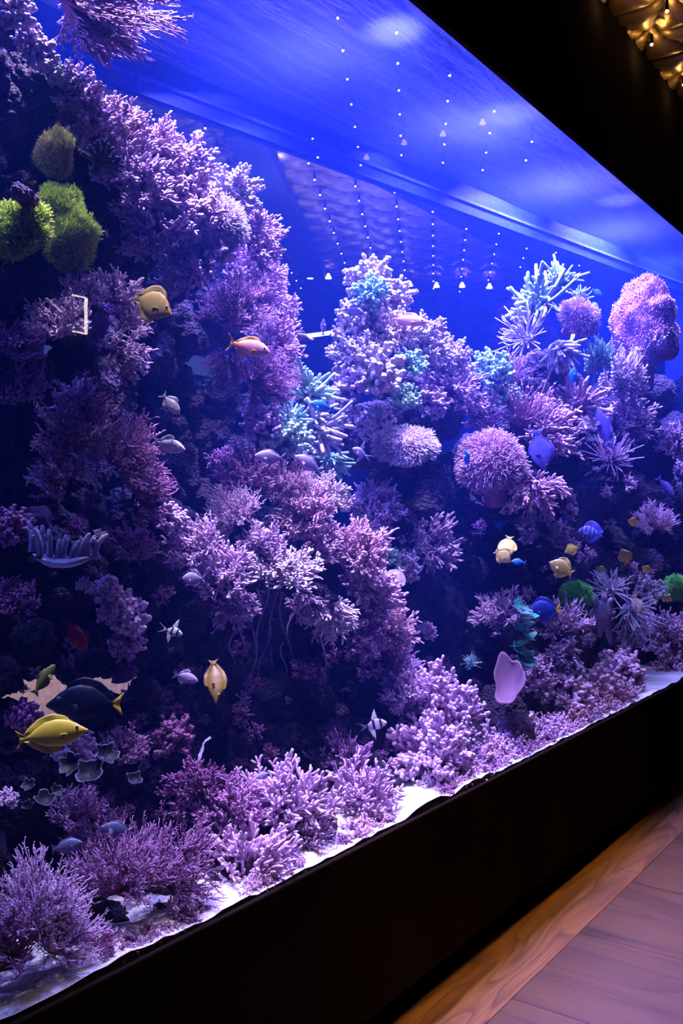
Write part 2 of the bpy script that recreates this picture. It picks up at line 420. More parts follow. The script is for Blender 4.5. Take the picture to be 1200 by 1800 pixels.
MB().box(-DG - 0.12, Y0, 0.095, -DG + 0.003, Y1, ZB).build('base_cabinet', M_BLACK, tank, bevel=0.004)
MB().box(-3.6, Y0, 0.0, -DG - 0.16, Y1, 0.095).build('plinth', M_BLACK, tank)
MB().box(-3.8, Y0, 0.095, -DG - 0.12, Y1, 0.52).build('tank_bed', M_BLACK, tank)
MB().box(-3.8, Y0 - 0.1, 0.0, -DG + 0.012, Y0, HC).build('near_end_panel', M_BLACK, tank)
MB().box(-2.8, Y1, 0.0, -DG + 0.012, Y1 + 0.1, HC).build('far_end_panel', plain('end_blue', (0.03, 0.05, 0.35), 0.6), tank)
MB().box(-3.8, Y0, HC - 0.05, -DG - 0.05, Y1, HC + 0.02).build('lamp_hood', M_BLACK, tank)

# water: a clear blue body with faint haze, and its rippled surface
m, nt, out = newmat('water_body')
vs = N(nt, 'ShaderNodeVolumeScatter'); vs.inputs['Color'].default_value = (0.05, 0.15, 1.0, 1); vs.inputs['Density'].default_value = 0.06; vs.inputs['Anisotropy'].default_value = 0.2
va = N(nt, 'ShaderNodeVolumeAbsorption'); va.inputs['Color'].default_value = (0.25, 0.45, 1.0, 1); va.inputs['Density'].default_value = 0.10
ad = N(nt, 'ShaderNodeAddShader'); nt.links.new(vs.outputs[0], ad.inputs[0]); nt.links.new(va.outputs[0], ad.inputs[1]); nt.links.new(ad.outputs[0], out.inputs['Volume'])
M_WATER = m
wb = MB().hexa([(rear_x(Y0) + .002, Y0, 0.53), (-DG - 0.0125, Y0, 0.53), (-DG - 0.0125, Y1, 0.53), (rear_x(Y1) + .002, Y1, 0.53),
                (rear_x(Y0) + .002, Y0, ZW - 0.03), (-DG - 0.0125, Y0, ZW - 0.03), (-DG - 0.0125, Y1, ZW - 0.03), (rear_x(Y1) + .002, Y1, ZW - 0.03)])
o = wb.build('water', M_WATER, kind='stuff'); tag(o, 'clear blue water filling the aquarium', 'water')

m, nt, out = newmat('water_surface')
tr = N(nt, 'ShaderNodeBsdfTransparent'); tr.inputs[0].default_value = (0.92, 0.94, 1, 1)
gl = N(nt, 'ShaderNodeBsdfGlossy'); gl.inputs['Roughness'].default_value = 0.07; gl.inputs['Color'].default_value = (0.45, 0.5, 1, 1)
tl = N(nt, 'ShaderNodeBsdfTranslucent'); tl.inputs['Color'].default_value = (0.22, 0.32, 1.0, 1)
fr = N(nt, 'ShaderNodeFresnel'); fr.inputs[0].default_value = 1.33
tc = N(nt, 'ShaderNodeTexCoord'); mp = N(nt, 'ShaderNodeMapping'); mp.inputs['Scale'].default_value = (5.0, 1.0, 1); mp.inputs['Rotation'].default_value = (0, 0, 0.25)
nt.links.new(tc.outputs['Object'], mp.inputs[0])
nz = N(nt, 'ShaderNodeTexNoise'); nz.inputs['Scale'].default_value = 2.6; nz.inputs['Detail'].default_value = 8; nz.inputs['Roughness'].default_value = 0.6; nz.inputs['Distortion'].default_value = 0.8
nt.links.new(mp.outputs[0], nz.inputs['Vector'])
bp = N(nt, 'ShaderNodeBump'); bp.inputs['Strength'].default_value = 0.5; bp.inputs['Distance'].default_value = 0.05
nt.links.new(nz.outputs['Fac'], bp.inputs['Height'])
nt.links.new(bp.outputs[0], gl.inputs['Normal'])
m1 = N(nt, 'ShaderNodeMixShader'); m1.inputs[0].default_value = 0.016; nt.links.new(gl.outputs[0], m1.inputs[1]); nt.links.new(tl.outputs[0], m1.inputs[2])
m2 = N(nt, 'ShaderNodeMixShader'); nt.links.new(fr.outputs[0], m2.inputs[0]); nt.links.new(tr.outputs[0], m2.inputs[1]); nt.links.new(m1.outputs[0], m2.inputs[2])
nt.links.new(m2.outputs[0], out.inputs[0])
M_SURF = m
def water_sheet():
    nx, ny = 60, 400
    V = []
    for i in range(nx + 1):
        for j in range(ny + 1):
            y = Y0 + (Y1 - Y0) * j / ny; xa = rear_x(y); x = xa + (-DG - 0.0125 - xa) * i / nx
            h = 0.010 * noise.noise(Vector((x * 3.0, y * 1.3, 0))) + 0.005 * noise.noise(Vector((x * 9.0, y * 3.0, 3)))
            V.append((x, y, ZW + h))
    idx = np.arange((nx + 1) * (ny + 1)).reshape(nx + 1, ny + 1)
    q = np.stack([idx[:-1, :-1], idx[1:, :-1], idx[1:, 1:], idx[:-1, 1:]], -1).reshape(-1, 4)
    o = link('water_surface', raw_mesh('water_surface', V, quads=q), M_SURF)
    return tag(o, 'rippled underside of the water surface at the top of the aquarium', 'water surface', kind='stuff')
water_sheet()

# sand bed
M_SAND = plain('white_coral_sand', (0.78, 0.76, 0.80), 0.9, noise_scale=220, amount=0.25, bump=0.6)
def sand():
    nx, ny = 50, 300; V = []
    for i in range(nx + 1):
        for j in range(ny + 1):
            y = Y0 + (Y1 - Y0) * j / ny; xa = rear_x(y); x = xa + (-DG - 0.0128 - xa) * i / nx
            h = 0.03 * noise.noise(Vector((x * 3, y * 3, 7))) + 0.012 * noise.noise(Vector((x * 14, y * 14, 2)))
            V.append((x, y, ZB + 0.005 + abs(h)))
    idx = np.arange((nx + 1) * (ny + 1)).reshape(nx + 1, ny + 1)
    q = np.stack([idx[:-1, :-1], idx[1:, :-1], idx[1:, 1:], idx[:-1, 1:]], -1).reshape(-1, 4)
    o = link('sand_bed', raw_mesh('sand_bed', V, quads=q), M_SAND)
    tag(o, 'white coral sand covering the bottom of the aquarium', 'sand', kind='stuff')
sand()

# ------------------------------------------------------------------ coral builders (all in unit size, growing along +Z)
def unit(v): return v / (np.linalg.norm(v, axis=-1, keepdims=True) + 1e-9)
def tubes(paths, radii, sides=5, tipv=None):
    """many tapering tubes at once: paths (N,K,3), radii (N,K), tipv (N,K)"""
    paths = np.asarray(paths, float); radii = np.asarray(radii, float); n, k, _ = paths.shape
    e_ = unit(paths[:, -1] - paths[:, -2]); rl = radii[:, -1:]              # rounded end
    paths = np.concatenate([paths, (paths[:, -1] + e_ * rl * 0.65)[:, None], (paths[:, -1] + e_ * rl * 0.9)[:, None]], 1)
    radii = np.concatenate([radii, rl * 0.68, rl * 0.05], 1); k += 2
    if tipv is not None: tipv = np.concatenate([tipv, tipv[:, -1:], tipv[:, -1:]], 1)
    d = paths[:, -1] - paths[:, 0]; d /= np.linalg.norm(d, axis=1, keepdims=True) + 1e-9
    ref = np.where(np.abs(d[:, 2:3]) < 0.8, np.array([[0, 0, 1.0]]), np.array([[1.0, 0, 0]]))
    u = np.cross(d, ref); u /= np.linalg.norm(u, axis=1, keepdims=True); v = np.cross(d, u)
    a = np.arange(sides) * 2 * PI / sides
    ring = np.cos(a)[None, :, None] * u[:, None, :] + np.sin(a)[None, :, None] * v[:, None, :]
    V = paths[:, :, None, :] + radii[:, :, None, None] * ring[:, None, :, :]
    base = (np.arange(n) * k * sides)[:, None, None] + (np.arange(k - 1) * sides)[None, :, None]
    s = np.arange(sides)[None, None, :]; s2 = (s + 1) % sides
    Q = np.stack([base + s, base + s2, base + sides + s2, base + sides + s], -1).reshape(-1, 4)
    t = np.zeros((n, k)) if tipv is None else tipv
    T = np.repeat(t[:, :, None], sides, 2).reshape(-1)
    return V.reshape(-1, 3), Q, T
def branch(rng, start, dirn, length, bend=0.0, wob=0.12, k=5, lift=0.0):
    n = len(start); t = np.linspace(0, 1, k)
    side = unit(rng.normal(size=(n, 3)))
    off = side[:, None, :] * (np.sin(t * PI)[None, :, None] * wob * length[:, None, None])
    lf = np.array([0, 0, 1.0])[None, None, :] * (t ** 2)[None, :, None] * lift * length[:, None, None]
    return start[:, None, :] + dirn[:, None, :] * (t[None, :, None] * length[:, None, None]) + off + lf
def children(rng, paths, dirs, n, spread, lo=0.45, hi=1.0, even=True):
    N_, k, _ = paths.shape
    t = (np.linspace(lo, hi, n)[None, :] + rng.uniform(-0.04, 0.04, (N_, n))).clip(0, 1) * (k - 1)
    i = np.minimum(t.astype(int), k - 2); f = (t - i)[..., None]
    rows = np.arange(N_)[:, None]
    st = paths[rows, i] * (1 - f) + paths[rows, i + 1] * f
    dd = unit(paths[:, -1] - paths[:, 0])[:, None, :] + rng.normal(size=(N_, n, 3)) * spread
    return st.reshape(-1, 3), unit(dd).reshape(-1, 3)
def fib(n, rng, zmin=0.0, jit=0.1):
    i = np.arange(n) + 0.5; z = 1 - (1 - zmin) * i / n; ph = i * 2.399963
    r = np.sqrt(1 - z * z)
    return unit(np.stack([r * np.cos(ph), r * np.sin(ph), z], -1) + rng.normal(size=(n, 3)) * jit)

PROTO = {}
def bush(seed, n=(18, 7, 8), L=(0.58, 0.38, 0.17), sp=(0.62, 0.62), R=(0.055, 0.034, 0.026), zmin=-0.15, squash=(1, 1, 1), sides=5,
         lift=0.15, club=1.0, tips3=None, wob=0.14, lo=(0.4, 0.25)):
    rng = np.random.default_rng(seed); out = []
    d0 = fib(n[0], rng, zmin, 0.14); s0 = np.zeros((n[0], 3)) + d0 * 0.03
    l0 = L[0] * rng.uniform(0.8, 1.15, n[0]); p0 = branch(rng, s0, d0, l0, lift=lift, wob=wob)
    r0 = np.linspace(1.4, 0.8, 5)[None, :] * R[0] * np.ones((n[0], 1))
    t0 = np.linspace(0, 0.25, 5)[None, :] * np.ones((n[0], 1))
    s1, d1 = children(rng, p0, d0, n[1], sp[0], lo[0])
    d1 = unit(d1 + 0.25 * unit(s1)); l1 = L[1] * rng.uniform(0.7, 1.2, len(s1)); p1 = branch(rng, s1, d1, l1, lift=lift, wob=wob)
    r1 = np.linspace(1.1, 0.7, 5)[None, :] * R[1] * np.ones((len(s1), 1)); t1 = np.linspace(0.15, 0.5, 5)[None, :] * np.ones((len(s1), 1))
    s2, d2 = children(rng, p1, d1, n[2], sp[1], lo[1])
    d2 = unit(d2 + 0.2 * unit(s2)); l2 = L[2] * rng.uniform(0.6, 1.25, len(s2)); p2 = branch(rng, s2, d2, l2, k=4, wob=0.1, lift=lift * 0.5)
    prof = np.array([0.8, 0.9 * (club + 1) / 2, 1.03 * club, 0.95 * club])
    r2 = prof[None, :] * R[2] * rng.uniform(0.8, 1.2, (len(s2), 1)); t2 = np.array([0.35, 0.6, 0.9, 1])[None, :] * np.ones((len(s2), 1))
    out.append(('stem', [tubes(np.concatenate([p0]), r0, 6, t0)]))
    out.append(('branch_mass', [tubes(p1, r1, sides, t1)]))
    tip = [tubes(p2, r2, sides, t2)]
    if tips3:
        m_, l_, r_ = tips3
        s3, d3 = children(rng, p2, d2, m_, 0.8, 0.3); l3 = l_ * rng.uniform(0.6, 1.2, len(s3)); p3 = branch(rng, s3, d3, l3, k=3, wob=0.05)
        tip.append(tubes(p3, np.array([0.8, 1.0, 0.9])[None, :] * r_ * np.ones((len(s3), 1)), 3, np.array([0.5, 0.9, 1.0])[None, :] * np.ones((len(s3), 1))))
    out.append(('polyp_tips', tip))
    return out, squash
def assemble(kind, pieces, squash):
    res = []
    for nm, lst in pieces:
        V = []; Q = []; T = []; n = 0
        for v, q, t in lst:
            V.append(v); Q.append(q + n); T.append(t); n += len(v)
        V = np.concatenate(V) * np.array(squash)
        res.append((nm, raw_mesh(kind + '_' + nm, V, quads=np.concatenate(Q), attr=np.concatenate(T))))
    return res
def dome_pieces(seed, n_polyp=1500, length=0.07, r=0.014, rough=0.08, fr=2.2, zmin=-0.15, sides=4, droop=0.0, stalk=True, spread=0.25, lumps=()):
    rng = np.random.default_rng(seed)
    def surf(d):
        rr = np.array([1.0 + rough * noise.noise(Vector(x * fr) + Vector((seed, 0, 0))) * 2 + rough * 0.5 * noise.noise(Vector(x * fr * 2.7)) for x in d])
        for (ax, ay, az, h, w_) in lumps:
            c = unit(np.array([ax, ay, az])); rr += h * np.exp(-(np.arccos(np.clip(d @ c, -1, 1)) / w_) ** 2)
        return rr
    nu, nv = 48, 22
    ph = np.arange(nu) * 2 * PI / nu; th = np.linspace(0.02, PI * 0.62, nv)
    D = np.stack([np.sin(th)[:, None] * np.cos(ph), np.sin(th)[:, None] * np.sin(ph), np.cos(th)[:, None] * np.ones(nu)], -1)
    rr = surf(D.reshape(-1, 3)).reshape(nv, nu, 1)
    Vc = D * rr * 0.93
    und = Vc[-1] * 0.35; und[:, 2] = -0.45                       # underside drawn in to the stalk
    rows = [Vc.reshape(-1, 3), und]; k = nv + 1
    if stalk:
        rows.append(np.stack([0.3 * np.cos(ph), 0.3 * np.sin(ph), -0.95 * np.ones(nu)], -1)); k += 1
    Vc = np.concatenate(rows)
    idx = np.arange(k * nu).reshape(k, nu)
    Q = np.stack([idx[:-1], idx[1:], np.roll(idx[1:], -1, 1), np.roll(idx[:-1], -1, 1)], -1).reshape(-1, 4)
    cap = (Vc, Q, np.full(len(Vc), 0.12))
    d = fib(n_polyp, rng, zmin, 0.02); r_ = surf(d)[:, None] * 0.92
    dd = unit(d + rng.normal(size=d.shape) * spread + np.array([0, 0, -droop]))
    L = length * rng.uniform(0.6, 1.3, n_polyp)
    p = branch(rng, d * r_, dd, L, k=4, wob=0.15)
    pol = tubes(p, np.array([0.8, 0.85, 1.0, 1.0])[None, :] * r * np.ones((n_polyp, 1)), sides, np.array([0.3, 0.7, 1, 1])[None, :] * np.ones((n_polyp, 1)))
    return [('cap', [cap]), ('polyps', [pol])], (1, 1, 1)
def tentacle_pieces(seed, n=48, L=0.66, R=0.066, zmin=-0.1, bend=0.75):
    rng = np.random.default_rng(seed); d = fib(n, rng, zmin, 0.15); t = np.linspace(0, 1, 8)
    l = L * rng.uniform(0.6, 1.15, n); side = unit(rng.normal(size=(n, 3)) + np.array([0, 0, 0.6]))
    s = d * 0.22
    p = s[:, None] + d[:, None] * (t[None, :, None] * l[:, None, None]) + side[:, None] * ((t ** 2)[None, :, None] * l[:, None, None] * bend)
    r = np.array([1.0, 1.0, 0.95, 0.92, 0.9, 0.88, 0.86, 0.8])[None, :] * R * rng.uniform(0.8, 1.15, (n, 1))
    nt_ = int(n * 0.5); s3, d3 = children(rng, p[:nt_], d[:nt_], 1, 0.7, 0.55)
    p3 = branch(rng, s3, d3, 0.35 * l[:nt_], k=8, lift=0.4)
    tt = np.linspace(0.1, 1, 8)[None, :]
    b = tubes(p, r, 7, tt * np.ones((n, 1))); b3 = tubes(p3, r[:nt_] * 0.85, 7, tt * np.ones((nt_, 1)))
    return [('foot', [ball(0.32, (0, 0, -0.02), (1, 1, 0.8), seed)]), ('tentacles', [b, b3])], (1, 1, 1)
def ball(r, c, s, seed, nu=28, nv=16, amp=0.12, fr=3.0):
    ph = np.arange(nu) * 2 * PI / nu; th = np.linspace(0.01, PI - 0.01, nv)
    D = np.stack([np.sin(th)[:, None] * np.cos(ph), np.sin(th)[:, None] * np.sin(ph), np.cos(th)[:, None] * np.ones(nu)], -1).reshape(-1, 3)
    k = np.array([1 + amp * noise.noise(Vector(x * fr) + Vector((seed * 3.1, 0, 0))) * 2 for x in D])[:, None]
    V = D * k * r * np.array(s) + np.array(c)
    idx = np.arange(nu * nv).reshape(nv, nu)
    Q = np.stack([idx[:-1], idx[1:], np.roll(idx[1:], -1, 1), np.roll(idx[:-1], -1, 1)], -1).reshape(-1, 4)
    return V, Q, np.full(len(V), 0.1)

SPEC = {   # several different colonies of every growth form
    'bushy':   [lambda s=s: bush(s) for s in (1, 2, 3, 4)],
    'stubby':  [lambda s=s: bush(s, n=(20, 7, 8), L=(0.66, 0.32, 0.12), R=(0.07, 0.042, 0.033), club=1.25, sp=(0.7, 0.8)) for s in (11, 12, 13)],
    'feathery':[lambda s=s: bush(s, n=(17, 9, 8), L=(0.48, 0.48, 0.16), R=(0.045, 0.016, 0.010), sp=(0.42, 0.45), tips3=(3, 0.045, 0.009), sides=3, lift=0.2, lo=(0.3, 0.15)) for s in (21, 22, 23)],
    'twiggy':  [lambda s=s: bush(s, n=(11, 7, 7), L=(0.55, 0.44, 0.18), R=(0.040, 0.020, 0.017), sp=(0.5, 0.6), club=1.3, zmin=0.1, sides=5, tips3=(2, 0.06, 0.015)) for s in (31, 32, 33)],
    'spiky':   [lambda s=s: bush(s, n=(15, 6, 6), L=(0.60, 0.40, 0.20), R=(0.055, 0.036, 0.028), sp=(0.45, 0.5), club=1.05, zmin=0.15, wob=0.08) for s in (41, 42)],
    'knobbly': [lambda s=s: bush(s, n=(24, 7, 5), L=(0.70, 0.26, 0.08), R=(0.08, 0.06, 0.055), sp=(0.8, 0.9), club=1.35, zmin=-0.1, sides=6) for s in (51, 52)],
    'dome':    [lambda s=s: dome_pieces(s, 1900) for s in (61, 62)],
    'mane':    [lambda s=s: dome_pieces(s, 1500, length=0.19, r=0.013, droop=0.35, spread=0.35) for s in (63, 64)],
    'tentacled': [lambda s=s: tentacle_pieces(s) for s in (71, 72)],
    'flowing': [lambda s=s: tentacle_pieces(s, n=60, L=1.0, R=0.026, zmin=-0.2, bend=0.35) for s in (73, 74)],
    'mossy':   [lambda s=s: dome_pieces(s, 3600, length=0.24, r=0.011, rough=0.16, stalk=False, sides=3, spread=0.7, droop=-0.3) for s in (81, 82)],
    'pillow':  [lambda s=s: dome_pieces(s, 2600, length=0.035, r=0.013, rough=0.13, fr=2.6, zmin=-0.2) for s in (65,)],
    'tuft':    [lambda s=s: bush(s, n=(11, 5, 4), L=(0.62, 0.32, 0.12), R=(0.09, 0.06, 0.050), club=1.25, sp=(0.7, 0.8), sides=4) for s in (101, 102, 103)],
    'budded':  [lambda s=s: bush(s, n=(14, 6, 1), L=(0.35, 0.75, 0.03), R=(0.05, 0.012, 0.016), sp=(0.22, 0.3), club=1.6, zmin=0.25, tips3=None, lo=(0.2, 0.9)) for s in (91,)],
}
SHOW = {'stem': 'stem', 'branch_mass': 'branches', 'polyp_tips': 'polyp_tips', 'cap': 'cap', 'polyps': 'polyps', 'foot': 'foot', 'tentacles': 'tentacles'}
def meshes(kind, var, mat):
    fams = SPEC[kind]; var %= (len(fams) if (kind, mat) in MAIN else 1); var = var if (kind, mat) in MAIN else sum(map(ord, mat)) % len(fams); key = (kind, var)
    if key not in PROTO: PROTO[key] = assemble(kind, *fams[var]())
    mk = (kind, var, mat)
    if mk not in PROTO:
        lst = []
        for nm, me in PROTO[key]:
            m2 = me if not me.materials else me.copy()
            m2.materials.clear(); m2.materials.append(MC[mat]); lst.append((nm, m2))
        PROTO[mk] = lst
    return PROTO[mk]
MAIN = {('bushy', 'lilac'), ('bushy', 'pink'), ('stubby', 'lilac'), ('knobbly', 'lilac'), ('twiggy', 'lilac'), ('spiky', 'lilac'), ('feathery', 'mauve'), ('tuft', 'lilac')}
_cnt = [0]
GROW = {'bushy': 1.22, 'stubby': 1.2, 'feathery': 1.2, 'twiggy': 1.25, 'spiky': 1.3, 'knobbly': 1.25, 'mane': 1.0, 'tentacled': 1.1, 'flowing': 1.05}
CORAL_NAME = {'bushy': 'bushy_soft_coral', 'stubby': 'finger_soft_coral', 'feathery': 'feathery_coral', 'twiggy': 'twig_coral', 'spiky': 'branching_coral',
              'knobbly': 'knobbly_coral', 'dome': 'mushroom_leather_coral', 'mane': 'mop_leather_coral', 'tentacled': 'tentacle_coral', 'flowing': 'anemone',
              'mossy': 'mossy_polyp_mound', 'pillow': 'mushroom_leather_coral', 'budded': 'bead_tip_coral', 'tuft': 'coral_tuft'}
def coral(kind, mat, px, py, rpx, d, ang, label, toward=0.5, sq=(1, 1, 1), group=None, cat='coral', sink=0.25, var=None, spin=None):
    """a colony growing in image direction ang (degrees clockwise from up) and partly towards the viewer, centre at the pixel"""
    i = _cnt[0]; _cnt[0] += 1
    r, u, w_ = frame(px, py); a = math.radians(ang)
    z = (u * math.cos(a) + r * math.sin(a) + w_ * toward).normalized()
    x = z.orthogonal().normalized(); y = z.cross(x)
    M3 = Matrix((x, y, z)).transposed()
    rot = Matrix.Rotation((i * 2.4 if spin is None else spin), 3, 'Z')
    s = rpx * S(px, d) * (GROW.get(kind, 1.0) if rpx > 23 else 1.0)
    if d < 0.93 * s + 0.01:                                   # never through the pane
        for _ in range(3): d = 0.93 * s + 0.01; s = rpx * S(px, d) * (GROW.get(kind, 1.0) if rpx > 23 else 1.0)
    M = (M3 @ rot @ Matrix.Diagonal((s * sq[0], s * sq[1], s * sq[2]))).to_4x4()
    M.translation = P(px, py, d) - z * s * sink
    t = empty(CORAL_NAME[kind], M)
    tag(t, label, cat, group)
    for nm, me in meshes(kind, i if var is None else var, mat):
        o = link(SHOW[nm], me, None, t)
        if nm in ('polyp_tips', 'polyps', 'tentacles', 'branch_mass'): o['kind'] = 'stuff'
    return t

# ------------------------------------------------------------------ rocks
def rock_mesh(seed, sub=5, amp=0.42):
    import bmesh
    bm = bmesh.new(); bmesh.ops.create_icosphere(bm, subdivisions=sub, radius=1)
    o = Vector((seed * 7.3, seed * 1.7, 0))
    for v in bm.verts:
        p = v.co.copy()
        n = noise.noise(p * 1.1 + o) * 0.55 + noise.noise(p * 2.6 + o) * 0.30 + noise.noise(p * 6.0 + o) * 0.16 + noise.noise(p * 14 + o) * 0.07
        c = noise.voronoi(p * 2.4 + o)[0][0]
        v.co = p * (0.85 + amp * n * 1.3 - 0.20 * max(0, 0.35 - c))
    me = bpy.data.meshes.new('rock'); bm.to_mesh(me); bm.free()
    me.polygons.foreach_set('use_smooth', np.ones(len(me.polygons), dtype=bool)); return me
ROCKS = {}
for s_ in range(7):
    for nm, mt in (('dark', M_ROCK), ('crust', M_CRUST)):
        if s_ > 2 and nm == 'crust': continue
        me = rock_mesh(s_) if nm == 'dark' else ROCKS[('dark', s_)].copy()
        me.materials.clear(); me.materials.append(mt); ROCKS[(nm, s_)] = me
def rock(px, py, rpx, d, label, group=None, kind='dark', sq=(1, 1, 1), seed=0, rotz=0.0):
    s = rpx * S(px, d)
    o = link('live_rock', ROCKS[(kind, seed % (7 if kind == 'dark' else 3))])
    o.location = P(px, py, d); o.rotation_euler = (seed * 0.7, seed * 1.3, rotz + seed * 2.1); o.scale = (s * sq[0], s * sq[1], s * sq[2])
    return tag(o, label, 'rock', group)

# crest of the reef in the picture (x -> y) and how deep the rock face lies behind the glass
CREST = [(-60, -40), (60, 40), (120, 190), (230, 330), (330, 400), (420, 480), (460, 600), (490, 720), (560, 800), (610, 760), (630, 620), (650, 540), (690, 580), (760, 680),
         (850, 800), (880, 720), (930, 610), (985, 590), (1040, 660), (1100, 600), (1170, 620), (1260, 700)]
BASE = [(-60, 1850), (90, 1740), (400, 1560), (800, 1360), (1260, 1140)]
def lerp(tab, x):
    for (a, b), (c, d) in zip(tab[:-1], tab[1:]):
        if x <= c: return b + (d - b) * (x - a) / (c - a)
    return tab[-1][1]
def d_rock(px, py):
    return max(0.10, d_rock0(px, py) - 0.35 * max(0.0, 1 - (lerp(BASE, px) - py) / 170.0) * (1 if px < 860 else 0.5))
def d_rock0(px, py):
    d = 0.62
    if px < 520:
        d = lerp([(0, 0.62), (450, 0.70), (700, 0.80), (1000, 0.66), (1250, 0.62), (1450, 0.42), (1600, 0.30), (1800, 0.22)], py)
        if 150 < px < 480 and 480 < py < 900: d += 0.25
    elif px < 860:
        d = lerp([(400, 0.72), (800, 0.68), (1000, 0.62), (1300, 0.52), (1450, 0.36)], py)
    else:
        d = lerp([(400, 0.50), (800, 0.48), (1100, 0.40), (1300, 0.28)], py)
    return d
rnd = random.Random(11)
HOLES = [(85, 1225, 34), (205, 1200, 10), (600, 640, 60), (607, 875, 26), (372, 628, 8)]
gy = 0; py = 20.0
while py < 1800:
    px = -30.0 + (gy % 2) * 38
    while px < 1230:
        x = px + rnd.uniform(-14, 14); y = py + rnd.uniform(-14, 14)
        top = lerp(CREST, x); bot = lerp(BASE, x)
        if top + 20 < y < bot and not any(math.hypot(x - a, y - b) < r + 45 for a, b, r in HOLES):
            reg = ('left reef wall, between its corals' if x < 430 else 'middle reef, under and behind its corals' if x < 860 else 'far right-hand reef, between its corals')
            rr_ = rnd.uniform(50, 68) * (1 if x < 860 else 0.85)
            rock(x, y, rr_, d_rock(x, y) + 0.10 + rnd.uniform(-0.03, 0.06), 'rough dark purple live rock in the ' + reg,
                 'live rocks of the ' + reg.split(',')[0], 'dark', (1, 1, rnd.uniform(0.8, 1.15)), rnd.randrange(1000))
        px += 76
    py += 62; gy += 1
# ------------------------------------------------------------------ coral colonies, each with its own place on the reef
def K(kind, mat, px, py, r, ang, label, d=None, toward=0.5, sq=(1, 1, 1), **kw):
    if d is None: d = d_rock(px, py) - 0.03
    return coral(kind, mat, px, py, r, d, ang, label, toward, sq, **kw)
# --- crest of the left reef, from the water surface down
K('knobbly', 'lilac', 14, 14, 42, 20, 'round lilac coral at the very top of the left reef, touching the water surface')
K('feathery', 'mauve', 150, 8, 112, 98, 'brown-purple feathery coral hanging sideways under the water surface, largest at the top', d=0.52, sq=(0.72, 0.72, 1.2), toward=0.15, sink=0.25)
K('knobbly', 'lilac', 62, 88, 34, 40, 'small pale lilac knobbly coral on the top edge, below the hanging feathery one')
K('knobbly', 'blue', 92, 122, 24, 50, 'tiny bluish white knobbly coral, where the crest starts to slope down')
K('stubby', 'pink', 134, 160, 46, 35, 'pale pink finger coral at the upper start of the sloping crest')
K('stubby', 'pink', 150, 228, 62, -20, 'pink finger coral behind the black branching coral, left side')
K('bushy', 'pink', 205, 225, 56, 25, 'pink finger coral right above the black branching coral')
K('bushy', 'pink', 268, 262, 58, 20, 'upright pink coral on the crest, third bush down the slope')
K('stubby', 'lilac', 325, 282, 52, 30, 'lilac-pink coral bush on the skyline of the crest, below the upright one')
K('bushy', 'lilac', 230, 318, 70, 5, 'large lilac coral directly under the black branching coral', d=0.60)
K('stubby', 'pink', 316, 352, 66, 10, 'dense pink finger coral in the middle of the crest', d=0.60)
K('stubby', 'pale', 412, 338, 48, 35, 'bright pale pink coral bush on the skyline, just above the great pale plume')
K('mane', 'pale', 378, 388, 56, 10, 'fluffy pale pink plume of fine polyps in the middle of the crest', d=0.55)
K('bushy', 'lilac', 276, 402, 64, -15, 'lilac coral bush on the lower edge of the crest, over the dark cave', d=0.62)
K('bushy', 'pink', 448, 418, 52, 45, 'pink coral bush on the skyline with a bare drop beneath it')
K('stubby', 'lilac', 350, 452, 66, -10, 'tangled lilac coral spilling over the cave roof', d=0.60)
K('bushy', 'pink', 438, 482, 62, 30, 'thick pink coral bush halfway down the steep edge of the crest')
K('spiky', 'lilac', 318, 492, 40, -60, 'thin lilac branching coral sticking out below the cave roof', d=0.60)
K('bushy', 'pink', 476, 540, 50, 60, 'pink coral with tips combed outward to open water, upper of two')
K('feathery', 'mauve', 412, 548, 62, 10, 'reddish feathery coral behind the orange-backed fish', d=0.64)
K('bushy', 'pink', 480, 606, 52, 75, 'pink coral with tips combed outward to open water, lower of two')
K('feathery', 'mauve', 462, 668, 58, 80, 'mauve feathery coral at the foot of the crest, beside the blue gap', d=0.62)
K('feathery', 'mauve', 400, 640, 40, 190, 'dark mauve feathery coral hanging under the orange-backed fish', d=0.66)
K('bushy', 'lilac', 505, 670, 32, 85, 'small pale coral on the edge of the blue gap, above the striped tentacles')
# --- left face of the reef
K('mossy', 'green', 26, 398, 56, -35, 'bright green mossy mound, left of two at the edge', d=0.50, toward=0.6, sq=(1, 1, 0.8), cat='algae')
K('mossy', 'green', 124, 430, 46, 25, 'bright green mossy mound with a drooping edge, right of two', d=0.50, toward=0.6, sq=(0.85, 0.85, 1.45), cat='algae')
K('mossy', 'tan', 96, 278, 36, 20, 'tan hairy polyp mound above the green ones', d=0.56, toward=0.3, sq=(0.8, 0.8, 1.5), cat='algae')
K('mossy', 'green', 108, 362, 40, 20, 'darker green mossy mound between the tan and the bright green ones', d=0.53, toward=0.5, cat='algae')
K('twiggy', 'lilac', 106, 575, 52, -35, 'lilac twig coral crossed by the thin white reflected frame', d=0.45)
K('spiky', 'lilac', 146, 515, 34, 0, 'upright lilac coral right above the reflected frame', d=0.47)
K('spiky', 'lilac', 200, 520, 40, -5, 'narrow upright purple coral beside the dull yellow tang', d=0.52)
K('twiggy', 'lilac', 226, 560, 36, 40, 'purple twig coral pointing at the dull yellow tang', d=0.50)
K('twiggy', 'lilac', 212, 625, 46, 115, 'lilac twig coral reaching down and out over the dark cave', d=0.48)
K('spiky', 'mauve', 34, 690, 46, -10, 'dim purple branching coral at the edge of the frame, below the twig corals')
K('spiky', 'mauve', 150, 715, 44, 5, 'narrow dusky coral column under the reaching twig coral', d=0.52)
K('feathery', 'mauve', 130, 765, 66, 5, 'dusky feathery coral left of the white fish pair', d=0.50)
K('feathery', 'mauve', 215, 800, 74, 50, 'wide dusky feathery fan reaching right toward the larger white fish', d=0.50, toward=0.25)
